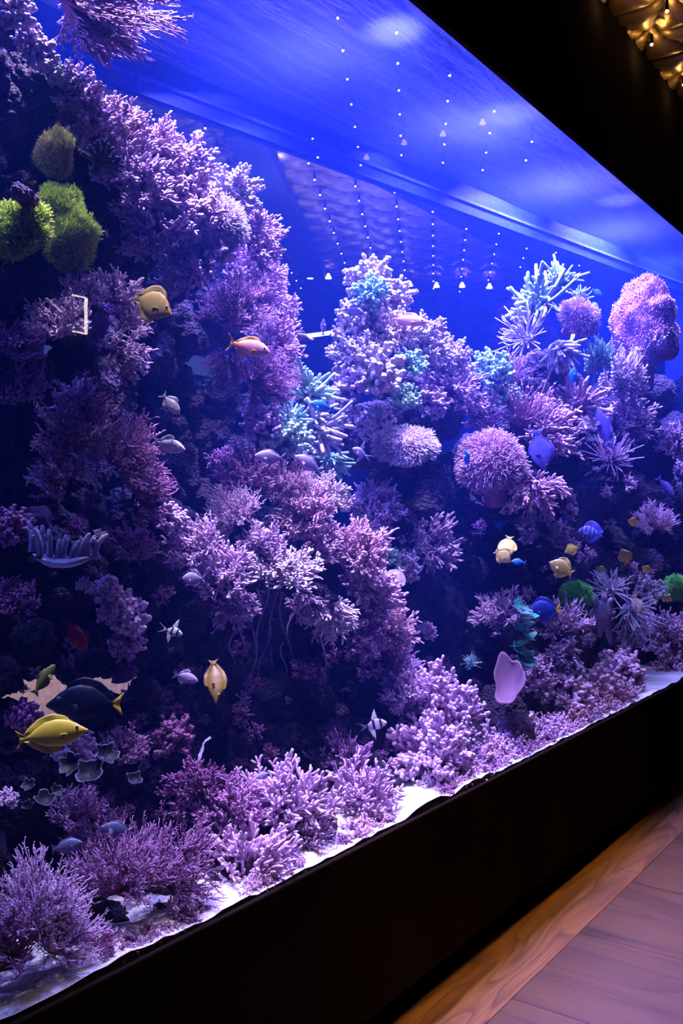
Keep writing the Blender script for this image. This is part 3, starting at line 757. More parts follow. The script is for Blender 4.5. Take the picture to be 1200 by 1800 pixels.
K('twiggy', 'mauve', 100, 845, 48, -30, 'dim knotted twig coral at the foot of the feathery fans', d=0.48)
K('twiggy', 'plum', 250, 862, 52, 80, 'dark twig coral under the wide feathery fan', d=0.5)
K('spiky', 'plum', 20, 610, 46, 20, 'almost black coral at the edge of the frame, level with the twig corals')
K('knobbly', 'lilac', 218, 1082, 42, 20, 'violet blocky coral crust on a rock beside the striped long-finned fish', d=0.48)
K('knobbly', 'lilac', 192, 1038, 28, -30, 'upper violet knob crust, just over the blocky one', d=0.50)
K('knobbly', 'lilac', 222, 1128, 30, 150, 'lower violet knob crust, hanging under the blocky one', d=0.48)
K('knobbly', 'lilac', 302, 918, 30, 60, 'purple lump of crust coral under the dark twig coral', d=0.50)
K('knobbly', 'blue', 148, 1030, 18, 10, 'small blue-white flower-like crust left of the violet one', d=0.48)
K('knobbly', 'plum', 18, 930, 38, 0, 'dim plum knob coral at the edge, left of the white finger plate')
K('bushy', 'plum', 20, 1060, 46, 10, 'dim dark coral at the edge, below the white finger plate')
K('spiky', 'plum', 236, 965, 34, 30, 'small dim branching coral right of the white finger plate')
# --- middle slope
K('feathery', 'lilac', 412, 905, 50, -40, 'lilac feathery coral left of the central slope, highest of its cluster', d=0.55)
K('twiggy', 'lilac', 352, 965, 50, -60, 'loose lilac twig coral reaching left into the dark cave', d=0.46)
K('bushy', 'lilac', 392, 1008, 56, -20, 'lilac-pink coral bush above the hanging roots', d=0.44)
K('bushy', 'lilac', 410, 1068, 40, 150, 'drooping purple coral under the lilac-pink bush', d=0.44)
K('bushy', 'pale', 500, 1002, 52, 5, 'pale pink flat-topped coral bush in the middle of the slope', d=0.38, sq=(1.15, 1.15, 0.75))
K('bushy', 'lilac', 462, 958, 40, -15, 'lilac coral behind the pale flat-topped one', d=0.46)
K('feathery', 'mauve', 440, 838, 58, -10, 'dim reddish coral bush at the top of the slope, next to the cave', d=0.62)
K('bushy', 'pink', 535, 900, 50, -20, 'pale pink coral with thick tips on the central slope, under the blurred fish pair', d=0.46)
K('feathery', 'pink', 506, 850, 46, 0, 'fine pink feathery coral just below the blurred fish pair', d=0.52)
K('bushy', 'pale', 566, 872, 42, 25, 'pale coral bush left of the white water pump', d=0.50)
K('bushy', 'pink', 560, 950, 44, 30, 'pink coral bush between the flat-topped and the tall ones', d=0.42)
K('bushy', 'pink', 632, 968, 56, 5, 'tall pink coral with upright tips in the middle of the slope', d=0.42)
K('stubby', 'pink', 652, 1036, 54, 30, 'dense pink finger coral beneath the tall pink one', d=0.42)
K('spiky', 'pale', 580, 1078, 42, 160, 'pale branching coral hanging downward from the slope, with open tips', d=0.40)
K('spiky', 'lilac', 545, 1058, 32, 200, 'purple branching coral drooping left of the pale hanging one', d=0.42)
K('stubby', 'mauve', 628, 1105, 46, 60, 'reddish mauve coral right of the pale hanging one', d=0.44)
K('bushy', 'pink', 688, 1110, 44, 80, 'pink coral on the outer edge of the slope with pale combed tips', d=0.44)
K('bushy', 'lilac', 700, 1176, 42, 70, 'purple coral bush low on the slope edge, above the great dome', d=0.46)
K('stubby', 'mauve', 660, 1160, 44, 20, 'dim mauve coral inside the slope edge', d=0.50)
K('bushy', 'lilac', 660, 890, 46, -10, 'soft lilac coral in the haze right of the white pump', d=0.60)
K('bushy', 'lilac', 652, 940, 34, 60, 'small lilac coral behind the tall pink one', d=0.58)
K('spiky', 'lilac', 758, 958, 46, 70, 'hazy branching coral under the overhang, reaching right', d=0.62)
K('spiky', 'lilac', 716, 960, 32, 10, 'hazy branching coral under the overhang, left neighbour', d=0.64)
K('knobbly', 'pale', 716, 996, 24, 80, 'small pale white-tipped coral beside the grey triangular fish', d=0.50)
K('knobbly', 'sea', 688, 978, 20, 40, 'tiny pale green coral above the grey triangular fish', d=0.50)
K('knobbly', 'lilac', 748, 1110, 22, 20, 'small frilly pale coral on a dark rock over the dome', d=0.56)
# --- tentacles and greens around the gap
K('tentacled', 'sea', 548, 690, 48, 60, 'sea-green tentacle coral with long arms at the edge of the blue gap', d=0.62)
K('tentacled', 'blue', 562, 752, 56, 100, 'dark-backed tentacle coral with pale arms in front of the blue gap', d=0.58)
K('tentacled', 'teal', 508, 735, 36, -20, 'teal tentacle coral tucked under the foot of the crest', d=0.60)
K('knobbly', 'sea', 500, 776, 44, 20, 'pale green cauliflower coral under the striped tentacles', d=0.56)
K('knobbly', 'lilac', 462, 742, 36, -20, 'lilac knob coral left of the pale green cauliflower', d=0.60)
K('tentacled', 'teal', 585, 815, 36, 150, 'dim teal tube coral right of the blurred fish pair', d=0.62)
# --- central pinnacle
K('knobbly', 'pale', 648, 492, 40, 0, 'pale cream coral on the very tip of the central pinnacle', d=0.66)
K('knobbly', 'teal', 650, 516, 30, -10, 'round teal brain-like coral cap near the tip of the pinnacle', d=0.60, toward=1.0)
K('knobbly', 'pale', 690, 520, 34, 40, 'pale coral just right of the teal cap', d=0.66)
K('knobbly', 'pale', 620, 556, 30, -40, 'pale coral behind the small grey fish at the pinnacle', d=0.66)
K('stubby', 'pale', 672, 580, 50, 0, 'bright cream-pink coral left of the blurred pink fish', d=0.62)
K('stubby', 'pale', 620, 620, 44, -50, 'cream-pink coral on the left shoulder of the pinnacle', d=0.64)
K('stubby', 'pale', 738, 600, 46, 30, 'bright coral bush right below the blurred pink fish', d=0.64)
K('knobbly', 'pale', 655, 652, 54, -10, 'broad pale lilac coral in the middle of the pinnacle', d=0.58)
K('knobbly', 'lilac', 612, 684, 34, -70, 'lilac coral at the left edge of the pinnacle, next to the bright blue fish', d=0.62)
K('knobbly', 'teal', 722, 640, 26, 10, 'pale teal knob coral in the middle of the pinnacle', d=0.57)
K('stubby', 'pale', 785, 636, 44, 35, 'bright bush on the falling ridge right of the pinnacle', d=0.62)
K('bushy', 'lilac', 800, 688, 50, 30, 'pink-lilac soft coral on the falling ridge, lower than the bright bush', d=0.58)
K('knobbly', 'sea', 706, 700, 28, 20, 'greenish knob coral on the underside of the pinnacle', d=0.58)
K('knobbly', 'lilac', 756, 706, 30, 60, 'lilac knob coral under the falling ridge', d=0.60)
K('knobbly', 'lilac', 620, 735, 24, 0, 'small greenish white coral beside the tail of the bright blue fish', d=0.60)
K('mane', 'pale', 712, 776, 48, 0, 'pale tufted coral shelf overhanging the dark hollow', d=0.50, sq=(1.15, 1.15, 0.7))
K('knobbly', 'pale', 668, 742, 26, -30, 'small pale coral at the left end of the tufted shelf', d=0.56)
K('bushy', 'lilac', 845, 726, 36, 10, 'pink coral between the falling ridge and the great mop', d=0.54)
# --- right reef
K('mane', 'pink', 862, 812, 62, -8, 'large pink mop coral with a domed head on a thick stalk', d=0.38, toward=0.35, sq=(0.95, 0.95, 1.12))
K('knobbly', 'teal', 866, 650, 34, -10, 'bright turquoise cauliflower coral, upper of two', d=0.50)
K('knobbly', 'sea', 885, 700, 30, 40, 'pale turquoise cauliflower coral, lower of two', d=0.48)
K('tentacled', 'sea', 940, 530, 52, -30, 'sea-green antler coral with pale tips on the right reef', d=0.50, toward=0.35)
K('tentacled', 'sea', 985, 492, 34, 5, 'sea-green tentacle coral on the highest peak of the right reef', d=0.50, toward=0.3)
K('flowing', 'blue', 920, 590, 46, -40, 'thin dark blue-tipped coral below the antler coral', d=0.50)
K('tentacled', 'blue', 985, 620, 40, 160, 'pale-tipped tentacle coral hanging in the middle of the right reef', d=0.44)
K('mane', 'pink', 1020, 556, 36, 40, 'small pink mop coral right of the green peak', d=0.46)
K('tentacled', 'sea', 1018, 520, 20, 10, 'small green tuft above the small pink mop', d=0.48)
K('budded', 'pink', 915, 730, 72, 5, 'tall pink bead-tipped coral behind the blurred blue fish', d=0.40, toward=0.2)
K('budded', 'pink', 895, 660, 46, 0, 'upper stalks of bead-tipped pink coral beside the turquoise ones', d=0.46, toward=0.2)
K('spiky', 'pink', 960, 760, 50, 60, 'pink branching coral right of the blurred blue fish', d=0.38)
K('tentacled', 'pink', 1014, 708, 48, 0, 'pink tentacle coral like a spread fan, middle of the right reef', d=0.40)
K('spiky', 'pink', 940, 860, 46, 150, 'drooping pink branching coral under the blurred blue fish', d=0.36)
K('pillow', 'pink', 1130, 590, 78, 0, 'great pink mushroom coral, tallest on the far right', d=0.42, toward=0.35, sq=(0.78, 0.78, 1.35), sink=0.0)
K('pillow', 'lilac', 1148, 570, 44, 20, 'second cap of the great pink mushroom coral, front lobe', d=0.34, toward=0.5, sq=(0.9, 0.9, 0.8))
K('stubby', 'lilac', 1148, 605, 26, 0, 'small coral growing up the stalk in front of the great mushroom', d=0.31, sq=(0.8, 0.8, 1.3))
K('bushy', 'pale', 1095, 672, 48, 20, 'tall pale branching coral under the great mushroom, upper', d=0.36, sq=(0.75, 0.75, 1.25))
K('bushy', 'lilac', 1108, 738, 42, 40, 'pale lilac branching coral under the great mushroom, lower', d=0.34)
K('bushy', 'sea', 1052, 640, 34, 0, 'greenish white bush between the fan and the tall pale coral', d=0.42, sq=(0.7, 0.7, 1.4))
K('flowing', 'lilac', 1076, 800, 36, 20, 'fine purple tentacle coral below the slim violet fish', d=0.34)
K('bushy', 'lilac', 1186, 780, 36, 0, 'purple coral bush at the right edge, under the great mushroom', d=0.34)
K('feathery', 'lilac', 1150, 920, 34, 0, 'thin violet feathery coral at the right, beside a small yellow tang', d=0.30)
K('mossy', 'leaf', 1012, 1046, 26, -10, 'bright green round coral on the right reef', d=0.26, toward=0.6)
K('mossy', 'leaf', 1192, 1035, 26, 0, 'green mossy coral cut by the right edge of the frame', d=0.24)
K('twiggy', 'lilac', 878, 1085, 46, -15, 'lilac twig coral left of the green leafy column', d=0.34)
K('twiggy', 'lilac', 985, 1100, 48, 10, 'lilac twig coral below the bright green round coral', d=0.26)
K('bushy', 'lilac', 975, 1150, 40, 150, 'purple coral hanging under the right-hand twig coral', d=0.26)
K('flowing', 'blue', 1072, 1030, 32, -10, 'pale blue anemone above the smooth lilac hand-shaped coral', d=0.26)
K('flowing', 'blue', 1112, 1080, 42, 130, 'pale anemone with long trailing arms around the peach fish', d=0.24)
K('knobbly', 'blue', 1145, 1040, 24, 10, 'blue-white knobbly coral right of the peach fish', d=0.26)
K('bushy', 'lilac', 1170, 1120, 48, 0, 'lilac coral bush low at the right edge', d=0.22)
K('knobbly', 'lilac', 1090, 1185, 40, 10, 'pinkish knob coral near the sand at the far right', d=0.20)
K('stubby', 'lilac', 1120, 1215, 22, 0, 'last small pink coral before the bare sand patch', d=0.16)
K('knobbly', 'lilac', 1040, 1215, 44, 0, 'pink knobbly coral near the sand, left of the last one', d=0.20)
K('knobbly', 'lilac', 985, 1225, 48, -10, 'pink and lilac encrusting coral right of the cup sponge', d=0.22)
K('stubby', 'lilac', 935, 1190, 36, 10, 'small lilac coral touching the cup sponge', d=0.26)
K('knobbly', 'pale', 905, 1290, 38, 0, 'pale pink and white knob coral beneath the cup sponge, near the sand', d=0.20)
K('stubby', 'lilac', 1000, 1280, 32, 10, 'lilac coral on the sand edge right of the pale knob one', d=0.14)
K('stubby', 'lilac', 930, 1325, 26, 10, 'small lilac coral on the sand edge below the pale knob one', d=0.12)
K('stubby', 'lilac', 860, 1320, 46, 10, 'lilac coral on the sand, right side of the great dome', d=0.20)
# --- great dome low in the middle
K('stubby', 'lilac', 775, 1240, 66, 15, 'great rounded lilac coral dome low in the middle of the tank, upper half', d=0.26)
K('stubby', 'lilac', 752, 1325, 70, -20, 'lower left part of the great dome, thick with pale tips', d=0.20)
K('stubby', 'lilac', 820, 1345, 50, 30, 'lower right part of the great dome, thick with pale tips', d=0.18)
K('stubby', 'lilac', 768, 1390, 34, 0, 'skirt of small coral under the great dome, on the sand', d=0.12)
K('bushy', 'lilac', 712, 1215, 42, -40, 'purple coral leaning left from the great dome', d=0.34)
# --- low bushes along the sand
K('bushy', 'lilac', 636, 1405, 64, 5, 'rounded lilac coral bush standing on the sand, left of the great dome', d=0.17)
K('spiky', 'mauve', 600, 1340, 44, -10, 'dim mauve coral behind the rounded sand bush', d=0.34)
K('bushy', 'lilac', 500, 1415, 78, 10, 'big bushy violet coral near the glass, brightest of the low row', d=0.20)
K('spiky', 'lilac', 438, 1520, 72, 20, 'open-branched violet coral in front of the big bushy one, at the glass', d=0.12)
K('spiky', 'lilac', 540, 1475, 42, 60, 'small violet coral on the sand right of the big bushy one', d=0.13)
K('bushy', 'mauve', 400, 1425, 62, -15, 'reddish violet coral left of the big bushy one', d=0.26)
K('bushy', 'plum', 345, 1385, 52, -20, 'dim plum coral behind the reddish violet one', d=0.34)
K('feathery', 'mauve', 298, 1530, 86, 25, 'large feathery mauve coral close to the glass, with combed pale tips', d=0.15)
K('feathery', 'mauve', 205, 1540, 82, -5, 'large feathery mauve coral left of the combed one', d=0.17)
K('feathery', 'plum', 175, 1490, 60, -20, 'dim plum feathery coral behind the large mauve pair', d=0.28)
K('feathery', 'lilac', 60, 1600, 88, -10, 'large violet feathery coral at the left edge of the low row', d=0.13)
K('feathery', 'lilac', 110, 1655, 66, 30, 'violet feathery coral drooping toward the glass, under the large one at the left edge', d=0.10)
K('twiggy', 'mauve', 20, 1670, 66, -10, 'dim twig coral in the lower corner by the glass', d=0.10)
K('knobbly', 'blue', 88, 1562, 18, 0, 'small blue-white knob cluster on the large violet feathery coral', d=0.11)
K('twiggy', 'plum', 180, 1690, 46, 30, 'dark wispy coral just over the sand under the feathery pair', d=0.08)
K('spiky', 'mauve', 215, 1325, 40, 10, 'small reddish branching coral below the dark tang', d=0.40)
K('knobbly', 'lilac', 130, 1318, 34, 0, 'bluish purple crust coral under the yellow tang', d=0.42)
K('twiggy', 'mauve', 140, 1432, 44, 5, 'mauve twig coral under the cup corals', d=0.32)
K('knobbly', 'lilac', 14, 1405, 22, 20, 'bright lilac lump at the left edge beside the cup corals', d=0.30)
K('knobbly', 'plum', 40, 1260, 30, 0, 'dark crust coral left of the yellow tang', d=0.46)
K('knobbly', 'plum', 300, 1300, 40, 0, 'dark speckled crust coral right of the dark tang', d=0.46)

# small growth scattered on the dark rock
rnd = random.Random(5)
REG = [(0,0,0,0,0,''), (420, 690, 1130, 1340, 18, 'plum'), (20, 300, 880, 1240, 16, 'plum'), (0, 300, 480, 960, 12, 'plum'), (560, 860, 780, 1180, 26, 'mauve'),
       (870, 1200, 820, 1260, 70, 'lilac'), (300, 450, 780, 1300, 12, 'plum'), (20, 330, 1240, 1440, 24, 'mauve')]  # darker tufts in the caves, shade carried by their colour
names = {420: 'middle reef', 20: 'lower left reef wall', 0: 'upper left reef wall', 560: 'hollow under the pinnacle', 870: 'far right reef face', 300: 'cave mouth'}
for x0, x1, y0, y1, n, mt in REG[1:]:
    wh = 'bottom of the left reef' if y0 == 1240 else names[x0]
    for _ in range(n):
        x, y = rnd.uniform(x0, x1), rnd.uniform(y0, y1)
        if any(math.hypot(x - a, y - b) < r for a, b, r in HOLES) or y < lerp(CREST, x) + 40 or y > lerp(BASE, x): continue
        kind = 'tuft'
        K(kind, (mt if rnd.random() < 0.8 else 'lilac'), x, y, rnd.uniform(8, 22), rnd.uniform(-60, 60), 'small %s tuft of coral on the dark rock of the %s' % ('purple', wh),
          d=d_rock(x, y) - 0.01 - rnd.uniform(0, .03), toward=0.9, group='small coral tufts on the ' + wh)

rnd = random.Random(21)
for a_, b_, n, wh, mt in ((225, 360, 7, 'under the large feathery pair', 'mauve'), (430, 520, 5, 'under the open-branched violet coral', 'lilac'), (590, 680, 4, 'under the rounded sand bush', 'lilac'),
                      (775, 1112, 34, 'between the great dome and the bare sand patch', 'lilac'), (1172, 1230, 6, 'at the right end of the sand', 'lilac')):
    for q in range(n):
        x = a_ + (b_ - a_) * (q + rnd.uniform(0.1, .9)) / n; r_ = rnd.uniform(15, 27) if x < 770 else rnd.uniform(24, 36)
        d_ = r_ * S(x, 0.12) * 1.05 + rnd.uniform(0.01, 0.05); y = 903 + CT * (1772 - x) / (DG + d_) - 0.2 * r_
        K('tuft', rnd.choice([mt, 'lilac', 'pink'] if mt == 'lilac' else [mt]), x, y, r_, rnd.uniform(-30, 30),
          'small coral tuft by the glass, ' + wh, d=d_, toward=0.7, group='coral tufts along the glass ' + wh)

for a_, b_, n, wh in ((225, 350, 8, 'under the large feathery pair'), (425, 525, 7, 'under the open-branched violet coral'), (600, 690, 6, 'under the rounded sand bush'), (780, 1115, 40, 'between the great dome and the bare sand patch')):
    for q in range(n):
        x = a_ + (b_ - a_) * (q + rnd.uniform(0.1, .9)) / n; r_ = rnd.uniform(14, 21)
        d_ = r_ * S(x, 0.05) * 0.95 + 0.012; y = 903 + CT * (1772 - x) / (DG + d_) - 0.05 * r_
        K('tuft', rnd.choice(['lilac', 'mauve']), x, y, r_, rnd.uniform(-30, 30), 'small coral tuft by the glass, ' + wh, d=d_, toward=0.9, group='coral tufts along the glass ' + wh)
# ------------------------------------------------------------------ special growths
def solid_tubes(name, paths, radii, mat, parent=None, sides=8, kind=None):
    n = len(paths); K_ = len(paths[0])
    V, Q, T = tubes(np.array(paths), np.array(radii), sides, np.linspace(0.1, 1, K_)[None, :] * np.ones((n, 1)))
    return link(name, raw_mesh(name, V, quads=Q, attr=T), mat, parent, kind)
def pose(px, py, rpx, d, ang=0, toward=0.3, spin=0.0):
    r, u, w_ = frame(px, py); a = math.radians(ang)
    z = (u * math.cos(a) + r * math.sin(a) + w_ * toward).normalized()
    x = (r - z * r.dot(z)).normalized(); y = z.cross(x)
    s = rpx * S(px, d)
    M = (Matrix((x, y, z)).transposed() @ Matrix.Rotation(spin, 3, 'Z') @ Matrix.Diagonal((s, s, s))).to_4x4(); M.translation = P(px, py, d); return M

t = tag(empty('black_branching_coral', pose(178, 278, 40, 0.42, 25, 0.2)), 'black branching coral standing out in front of the pale pink crest', 'coral')
rng = np.random.default_rng(12)
for i, (a0, L) in enumerate(((-62, .9), (-40, 1.0), (-22, 1.15), (-5, 1.35), (12, 1.3), (32, 1.2), (52, 1.25), (68, 1.1))):
    a = math.radians(a0); pa = []; off = rng.uniform(-.12, .12)
    for s_ in np.linspace(0, 1, 8):
        aa = a * (0.4 + 0.6 * s_) ; pa.append(np.array([math.sin(aa) * L * s_, off * s_, -0.55 + math.cos(aa) * L * s_ + 0.06 * math.sin(6 * s_ + i)]))
    paths = [pa]; rad = [[.12, .115, .11, .105, .10, .09, .08, .06]]
    for q in (3, 5):
        dv = unit(np.array([math.sin(a + (0.7 if q == 3 else -0.6)), rng.uniform(-.2, .2), math.cos(a + (0.7 if q == 3 else -0.6))]))
        paths.append([pa[q] + dv * 0.34 * s_ for s_ in np.linspace(0, 1, 8)]); rad.append([.085, .08, .08, .075, .07, .065, .06, .045])
    solid_tubes('branch', paths, rad, MC['dark'], t)
link('foot', raw_mesh('foot', *ball(0.2, (0, 0, -.6), (1, 1, 1), 3)[:2]), MC['dark'], t)

# white finger plate on the left
t = tag(empty('finger_leather_coral', pose(112, 985, 60, 0.42, 4, 0.15)), 'smooth bluish white coral plate with a row of upright fingers', 'coral')
rng = np.random.default_rng(3)
V, Q, T = ball(1.0, (0, 0, -0.05), (0.86, 0.42, 0.17), 5, amp=0.10, fr=2)
V[:, 2] += 0.30 * V[:, 0] ** 2 + 0.06 * V[:, 0]
link('plate', raw_mesh('plate', V, quads=Q, attr=np.full(len(V), 0.45)), MC['blue'], t)
for i in range(17):
    x = -0.86 + 1.72 * (i % 9) / 8 + rng.uniform(-.05, .05); y = -0.15 if i < 9 else 0.2
    b_ = np.array([x, y, -0.02 + 0.3 * x * x]); L = rng.uniform(0.5, 0.85); dx = 0.35 * x + rng.uniform(-.12, .12) + 0.12
    pa = [b_ + np.array([dx * (s ** 1.5), 0.05 * s, 1]) * L * s for s in np.linspace(0, 1, 7)]
    paths = [pa]; rad = [[.105, .10, .09, .082, .078, .072, .055]]
    for q in range(2):
        s0 = pa[3 + q]; dv = np.array([rng.uniform(-.5, .5), rng.uniform(-.3, .3), 0.6]); dv /= np.linalg.norm(dv)
        paths.append([s0 + dv * 0.20 * s for s in np.linspace(0, 1, 7)]); rad.append([.06, .06, .058, .055, .052, .048, .04])
    solid_tubes('finger', paths, rad, MC['blue'], t)

# smooth hand-like lilac coral on the right
t = tag(empty('hand_shaped_coral', pose(1062, 1086, 46, 0.20, -4, 0.2)), 'smooth pale violet hand-shaped coral with fingers up and down', 'coral')
M_HAND = coral_mat('smooth_violet_flesh', (0.42, 0.34, 0.66), (0.60, 0.50, 0.85))
V, Q, T = ball(1.0, (0, 0, 0.1), (0.30, 0.22, 0.62), 9, amp=0.10, fr=2)
link('palm', raw_mesh('palm', V, quads=Q, attr=T + .3), M_HAND, t)
for x0, z0, dx, dz, L, r_ in ((-.22, .45, -.18, 1, .55, .13), (.02, .55, .1, 1, .42, .14), (.22, .45, .28, 1, .35, .12), (-.16, -.2, -.1, -1, .55, .12), (.08, -.3, .12, -1, .75, .13), (.25, .1, .6, .5, .3, .09), (-.26, .05, -.7, -.2, .25, .09)):
    pa = [(x0 + dx * L * s, -0.05 * s, z0 + dz * L * s) for s in np.linspace(0, 1, 7)]
    solid_tubes('finger', [pa], [[r_, r_, r_ * .95, r_ * .9, r_ * .85, r_ * .6, r_ * .1]], M_HAND, t, 10)

# wavy bowl: cup sponges and cup corals
def bowl_mesh(name, seed, depth=0.8, wav=0.10, thick=0.05, nu=64, nv=14, lobes=5, open_=1.0):
    V = []; prof = [(s, 0) for s in np.linspace(0.02, 1, nv)] + [(s, 1) for s in np.linspace(1, 0.02, nv)]
    rnd_ = random.Random(seed); ph = rnd_.uniform(0, 6)
    for s, inner in prof:
        for k in range(nu):
            a = 2 * PI * k / nu
            w_ = wav * s * s * (math.sin(lobes * a + ph) + 0.5 * math.sin((lobes + 3) * a + 2 * ph))
            rr_ = (0.10 + 0.9 * s ** 0.8) * open_ * (1 + w_) - thick * inner; z = depth * (s ** 1.4) + w_ * 0.8 + thick * inner * (1 - s)
            V.append((rr_ * math.cos(a), rr_ * math.sin(a), z))
    idx = np.arange(len(prof) * nu).reshape(len(prof), nu)
    Q = np.stack([idx[:-1], np.roll(idx[:-1], -1, 1), np.roll(idx[1:], -1, 1), idx[1:]], -1).reshape(-1, 4)
    T = np.array([(s ** 22) for s, i_ in prof for k in range(nu)])
    return raw_mesh(name, V, quads=Q, attr=T)
M_SPONGE = plain('mauve_sponge', (0.27, 0.14, 0.22), 0.8, noise_scale=40, amount=0.25, bump=0.4)
t = tag(empty('cup_sponge', pose(897, 1205, 32, 0.16, -20, 1.6)), 'smooth mauve ear-shaped cup sponge with a turned rim', 'sponge')
me = bowl_mesh('cup', 4, 0.7, 0.13, 0.07, lobes=3); o = link('cup', me, M_SPONGE, t); o.scale = (0.85, 1.55, 1.0)
o = link('stalk', MB().cyl((0, 0, -0.9), 0.28, 0.98, 18, 0.14).mesh('stalk'), M_SPONGE, t)
M_CUP = coral_mat('dark_cup_coral', (0.015, 0.012, 0.03), (0.16, 0.22, 0.32), vary=0.4)
for i, (px, py, r_, an, lb) in enumerate(((160, 1362, 30, -20, 'largest dark cup coral with a pale blue fringed rim'), (185, 1330, 24, 30, 'dark cup coral tilted right, above the largest cup'),
        (128, 1345, 24, -60, 'dark cup coral turned away, left of the largest cup'), (78, 1408, 20, 10, 'small fringed cup coral, lowest of the cup cluster'),
        (52, 1382, 14, -30, 'tiny cup coral at the left end of the cup cluster'), (98, 1392, 13, 40, 'tiny pale cup coral between the lowest and the largest cup'),
        (235, 1372, 16, 20, 'dark cup coral at the right end of the cup cluster'), (48, 1418, 12, 0, 'tiny round cup coral beside the lowest fringed cup'))):
    t = tag(empty('cup_coral', pose(px, py, r_ * 0.85, 0.28, an, 1.2, i * 1.1)), lb, 'coral', 'dark cup corals at the lower left')
    link('cup', bowl_mesh('cup', i, 0.55, 0.16, 0.06, lobes=4 + i % 3), M_CUP, t)
# green leafy column
M_LEAF = plain('green_leafy_sponge', (0.03, 0.40, 0.30), 0.5, noise_scale=8, amount=0.5, bump=0.3)
t = tag(empty('leafy_coral', pose(920, 1120, 18, 0.22)), 'upright dark green leafy coral column behind the cup sponge', 'coral')
for i in range(9):
    o = link('leaf', bowl_mesh('leaf', 20 + i, 0.35, 0.22, 0.05, lobes=3 + i % 2, nu=40, nv=8), M_LEAF, t)
    o.location = (0.35 * math.sin(i * 2.1), 0.2 * math.cos(i * 1.7), -3.0 + i * 0.72); o.scale = (0.95, 0.95, 0.9); o.rotation_euler = (0.5 * math.sin(i), 0.5 * math.cos(i * 2), i)
# small flower anemone
K('flowing', 'teal', 828, 1162, 13, 0, 'small round teal anemone left of the cup sponge', d=0.30, toward=1.5)
K('flowing', 'teal', 1105, 1172, 14, 0, 'small pale green anemone on rock at the far right', d=0.2, toward=1.0)
# white circulation pump
t = tag(empty('water_pump', pose(608, 878, 24, 0.62)), 'small white water pump glowing in the haze of the gap', 'water pump')
M_PUMP = plain('white_plastic', (0.95, 0.97, 0.92), 0.35, noise_scale=4, amount=0.05)
MB().box(-.42, -.3, -.9, .35, .3, .5).build('housing', M_PUMP, t, bevel=.1)
MB().cyl((-.05, 0, .5), .3, .45, 20).build('outlet', M_PUMP, t)
MB().box(-.3, -.36, -.6, .22, -.28, -.5).box(-.3, -.36, -.35, .22, -.28, -.25).box(-.3, -.36, -.1, .22, -.28, 0).build('grille', plain('grey_plastic', (.2, .3, .3)), t)
# roots hanging below the central bushes
rnd = random.Random(8)
M_ROOT = plain('pale_violet_root', (0.28, 0.20, 0.38), 0.7)
for i, (x, y, L) in enumerate(((452, 1035, 70), (466, 1030, 110), (486, 1020, 150), (494, 1040, 120), (440, 1060, 90), (424, 1095, 80), (447, 1110, 110), (470, 1100, 90), (520, 1060, 70), (410, 1110, 60), (500, 1130, 60), (570, 1110, 90))):
    pa = []
    a_ = P(x, y, 0.42); off = rnd.uniform(-14, 14)
    for s in np.linspace(0, 1, 9):
        pa.append(tuple(P(x + off * s + 7 * math.sin(s * 5 + i), y + L * s, 0.42 + 0.02 * math.sin(3 * s))))
    rr_ = S(x, .42) * rnd.uniform(1.0, 2.2)
    o = solid_tubes('hanging_root', [pa], [[rr_ * (1.2 - 0.7 * s) for s in np.linspace(0, 1, 9)]], M_ROOT, None, 6)
    tag(o, 'thin pale root hanging below the coral bushes of the central slope', 'root', 'hanging roots below the central coral bushes')
rock(45, 345, 24, 0.44, 'small pinkish grey rock peak rising behind the bright green mounds', None, 'crust', (0.8, 0.8, 1.5), 4)
rock(215, 1190, 16, 0.46, 'small lilac rock lump against the beige opening, beside the dark tang', None, 'crust', (1.3, 1, .7), 5)
for i, (x, y, r_, lb) in enumerate(((215, 1095, 46, 'violet encrusted rock right of centre in the left cave'), (300, 915, 36, 'elongated purple encrusted rock under the dark twig coral'),
        (600, 1300, 44, 'purple crusted rock between the roots and the great dome'), (1085, 1190, 40, 'pink crusted rock by the sand at the far right'), (990, 1240, 44, 'crusted rock right of the cup sponge'),
        (905, 1290, 36, 'crusted rock under the cup sponge'), (60, 925, 36, 'dim crusted rock behind the white finger plate'), (160, 560, 40, 'crusted rock behind the lilac twig corals'))):
    rock(x, y, r_, d_rock(x, y) + 0.02, lb, None, 'crust', (1, 1, 1.1), i * 3 + 1)

for x, y, r_, lb in ((2, 1190, 40, 'dark rock at the edge of the frame, left of the beige opening'), (14, 1262, 38, 'dark rock under the beige opening at the edge of the frame'), (160, 1165, 30, 'dark rock between the two beige openings'),
                    (255, 1215, 30, 'dark rock right of the small beige opening'), (60, 1120, 40, 'dark rock roofing the beige opening')):
    rock(x, y, r_, 0.52, lb, None, 'dark', (1, 1, 1), int(x * 3 + 5))

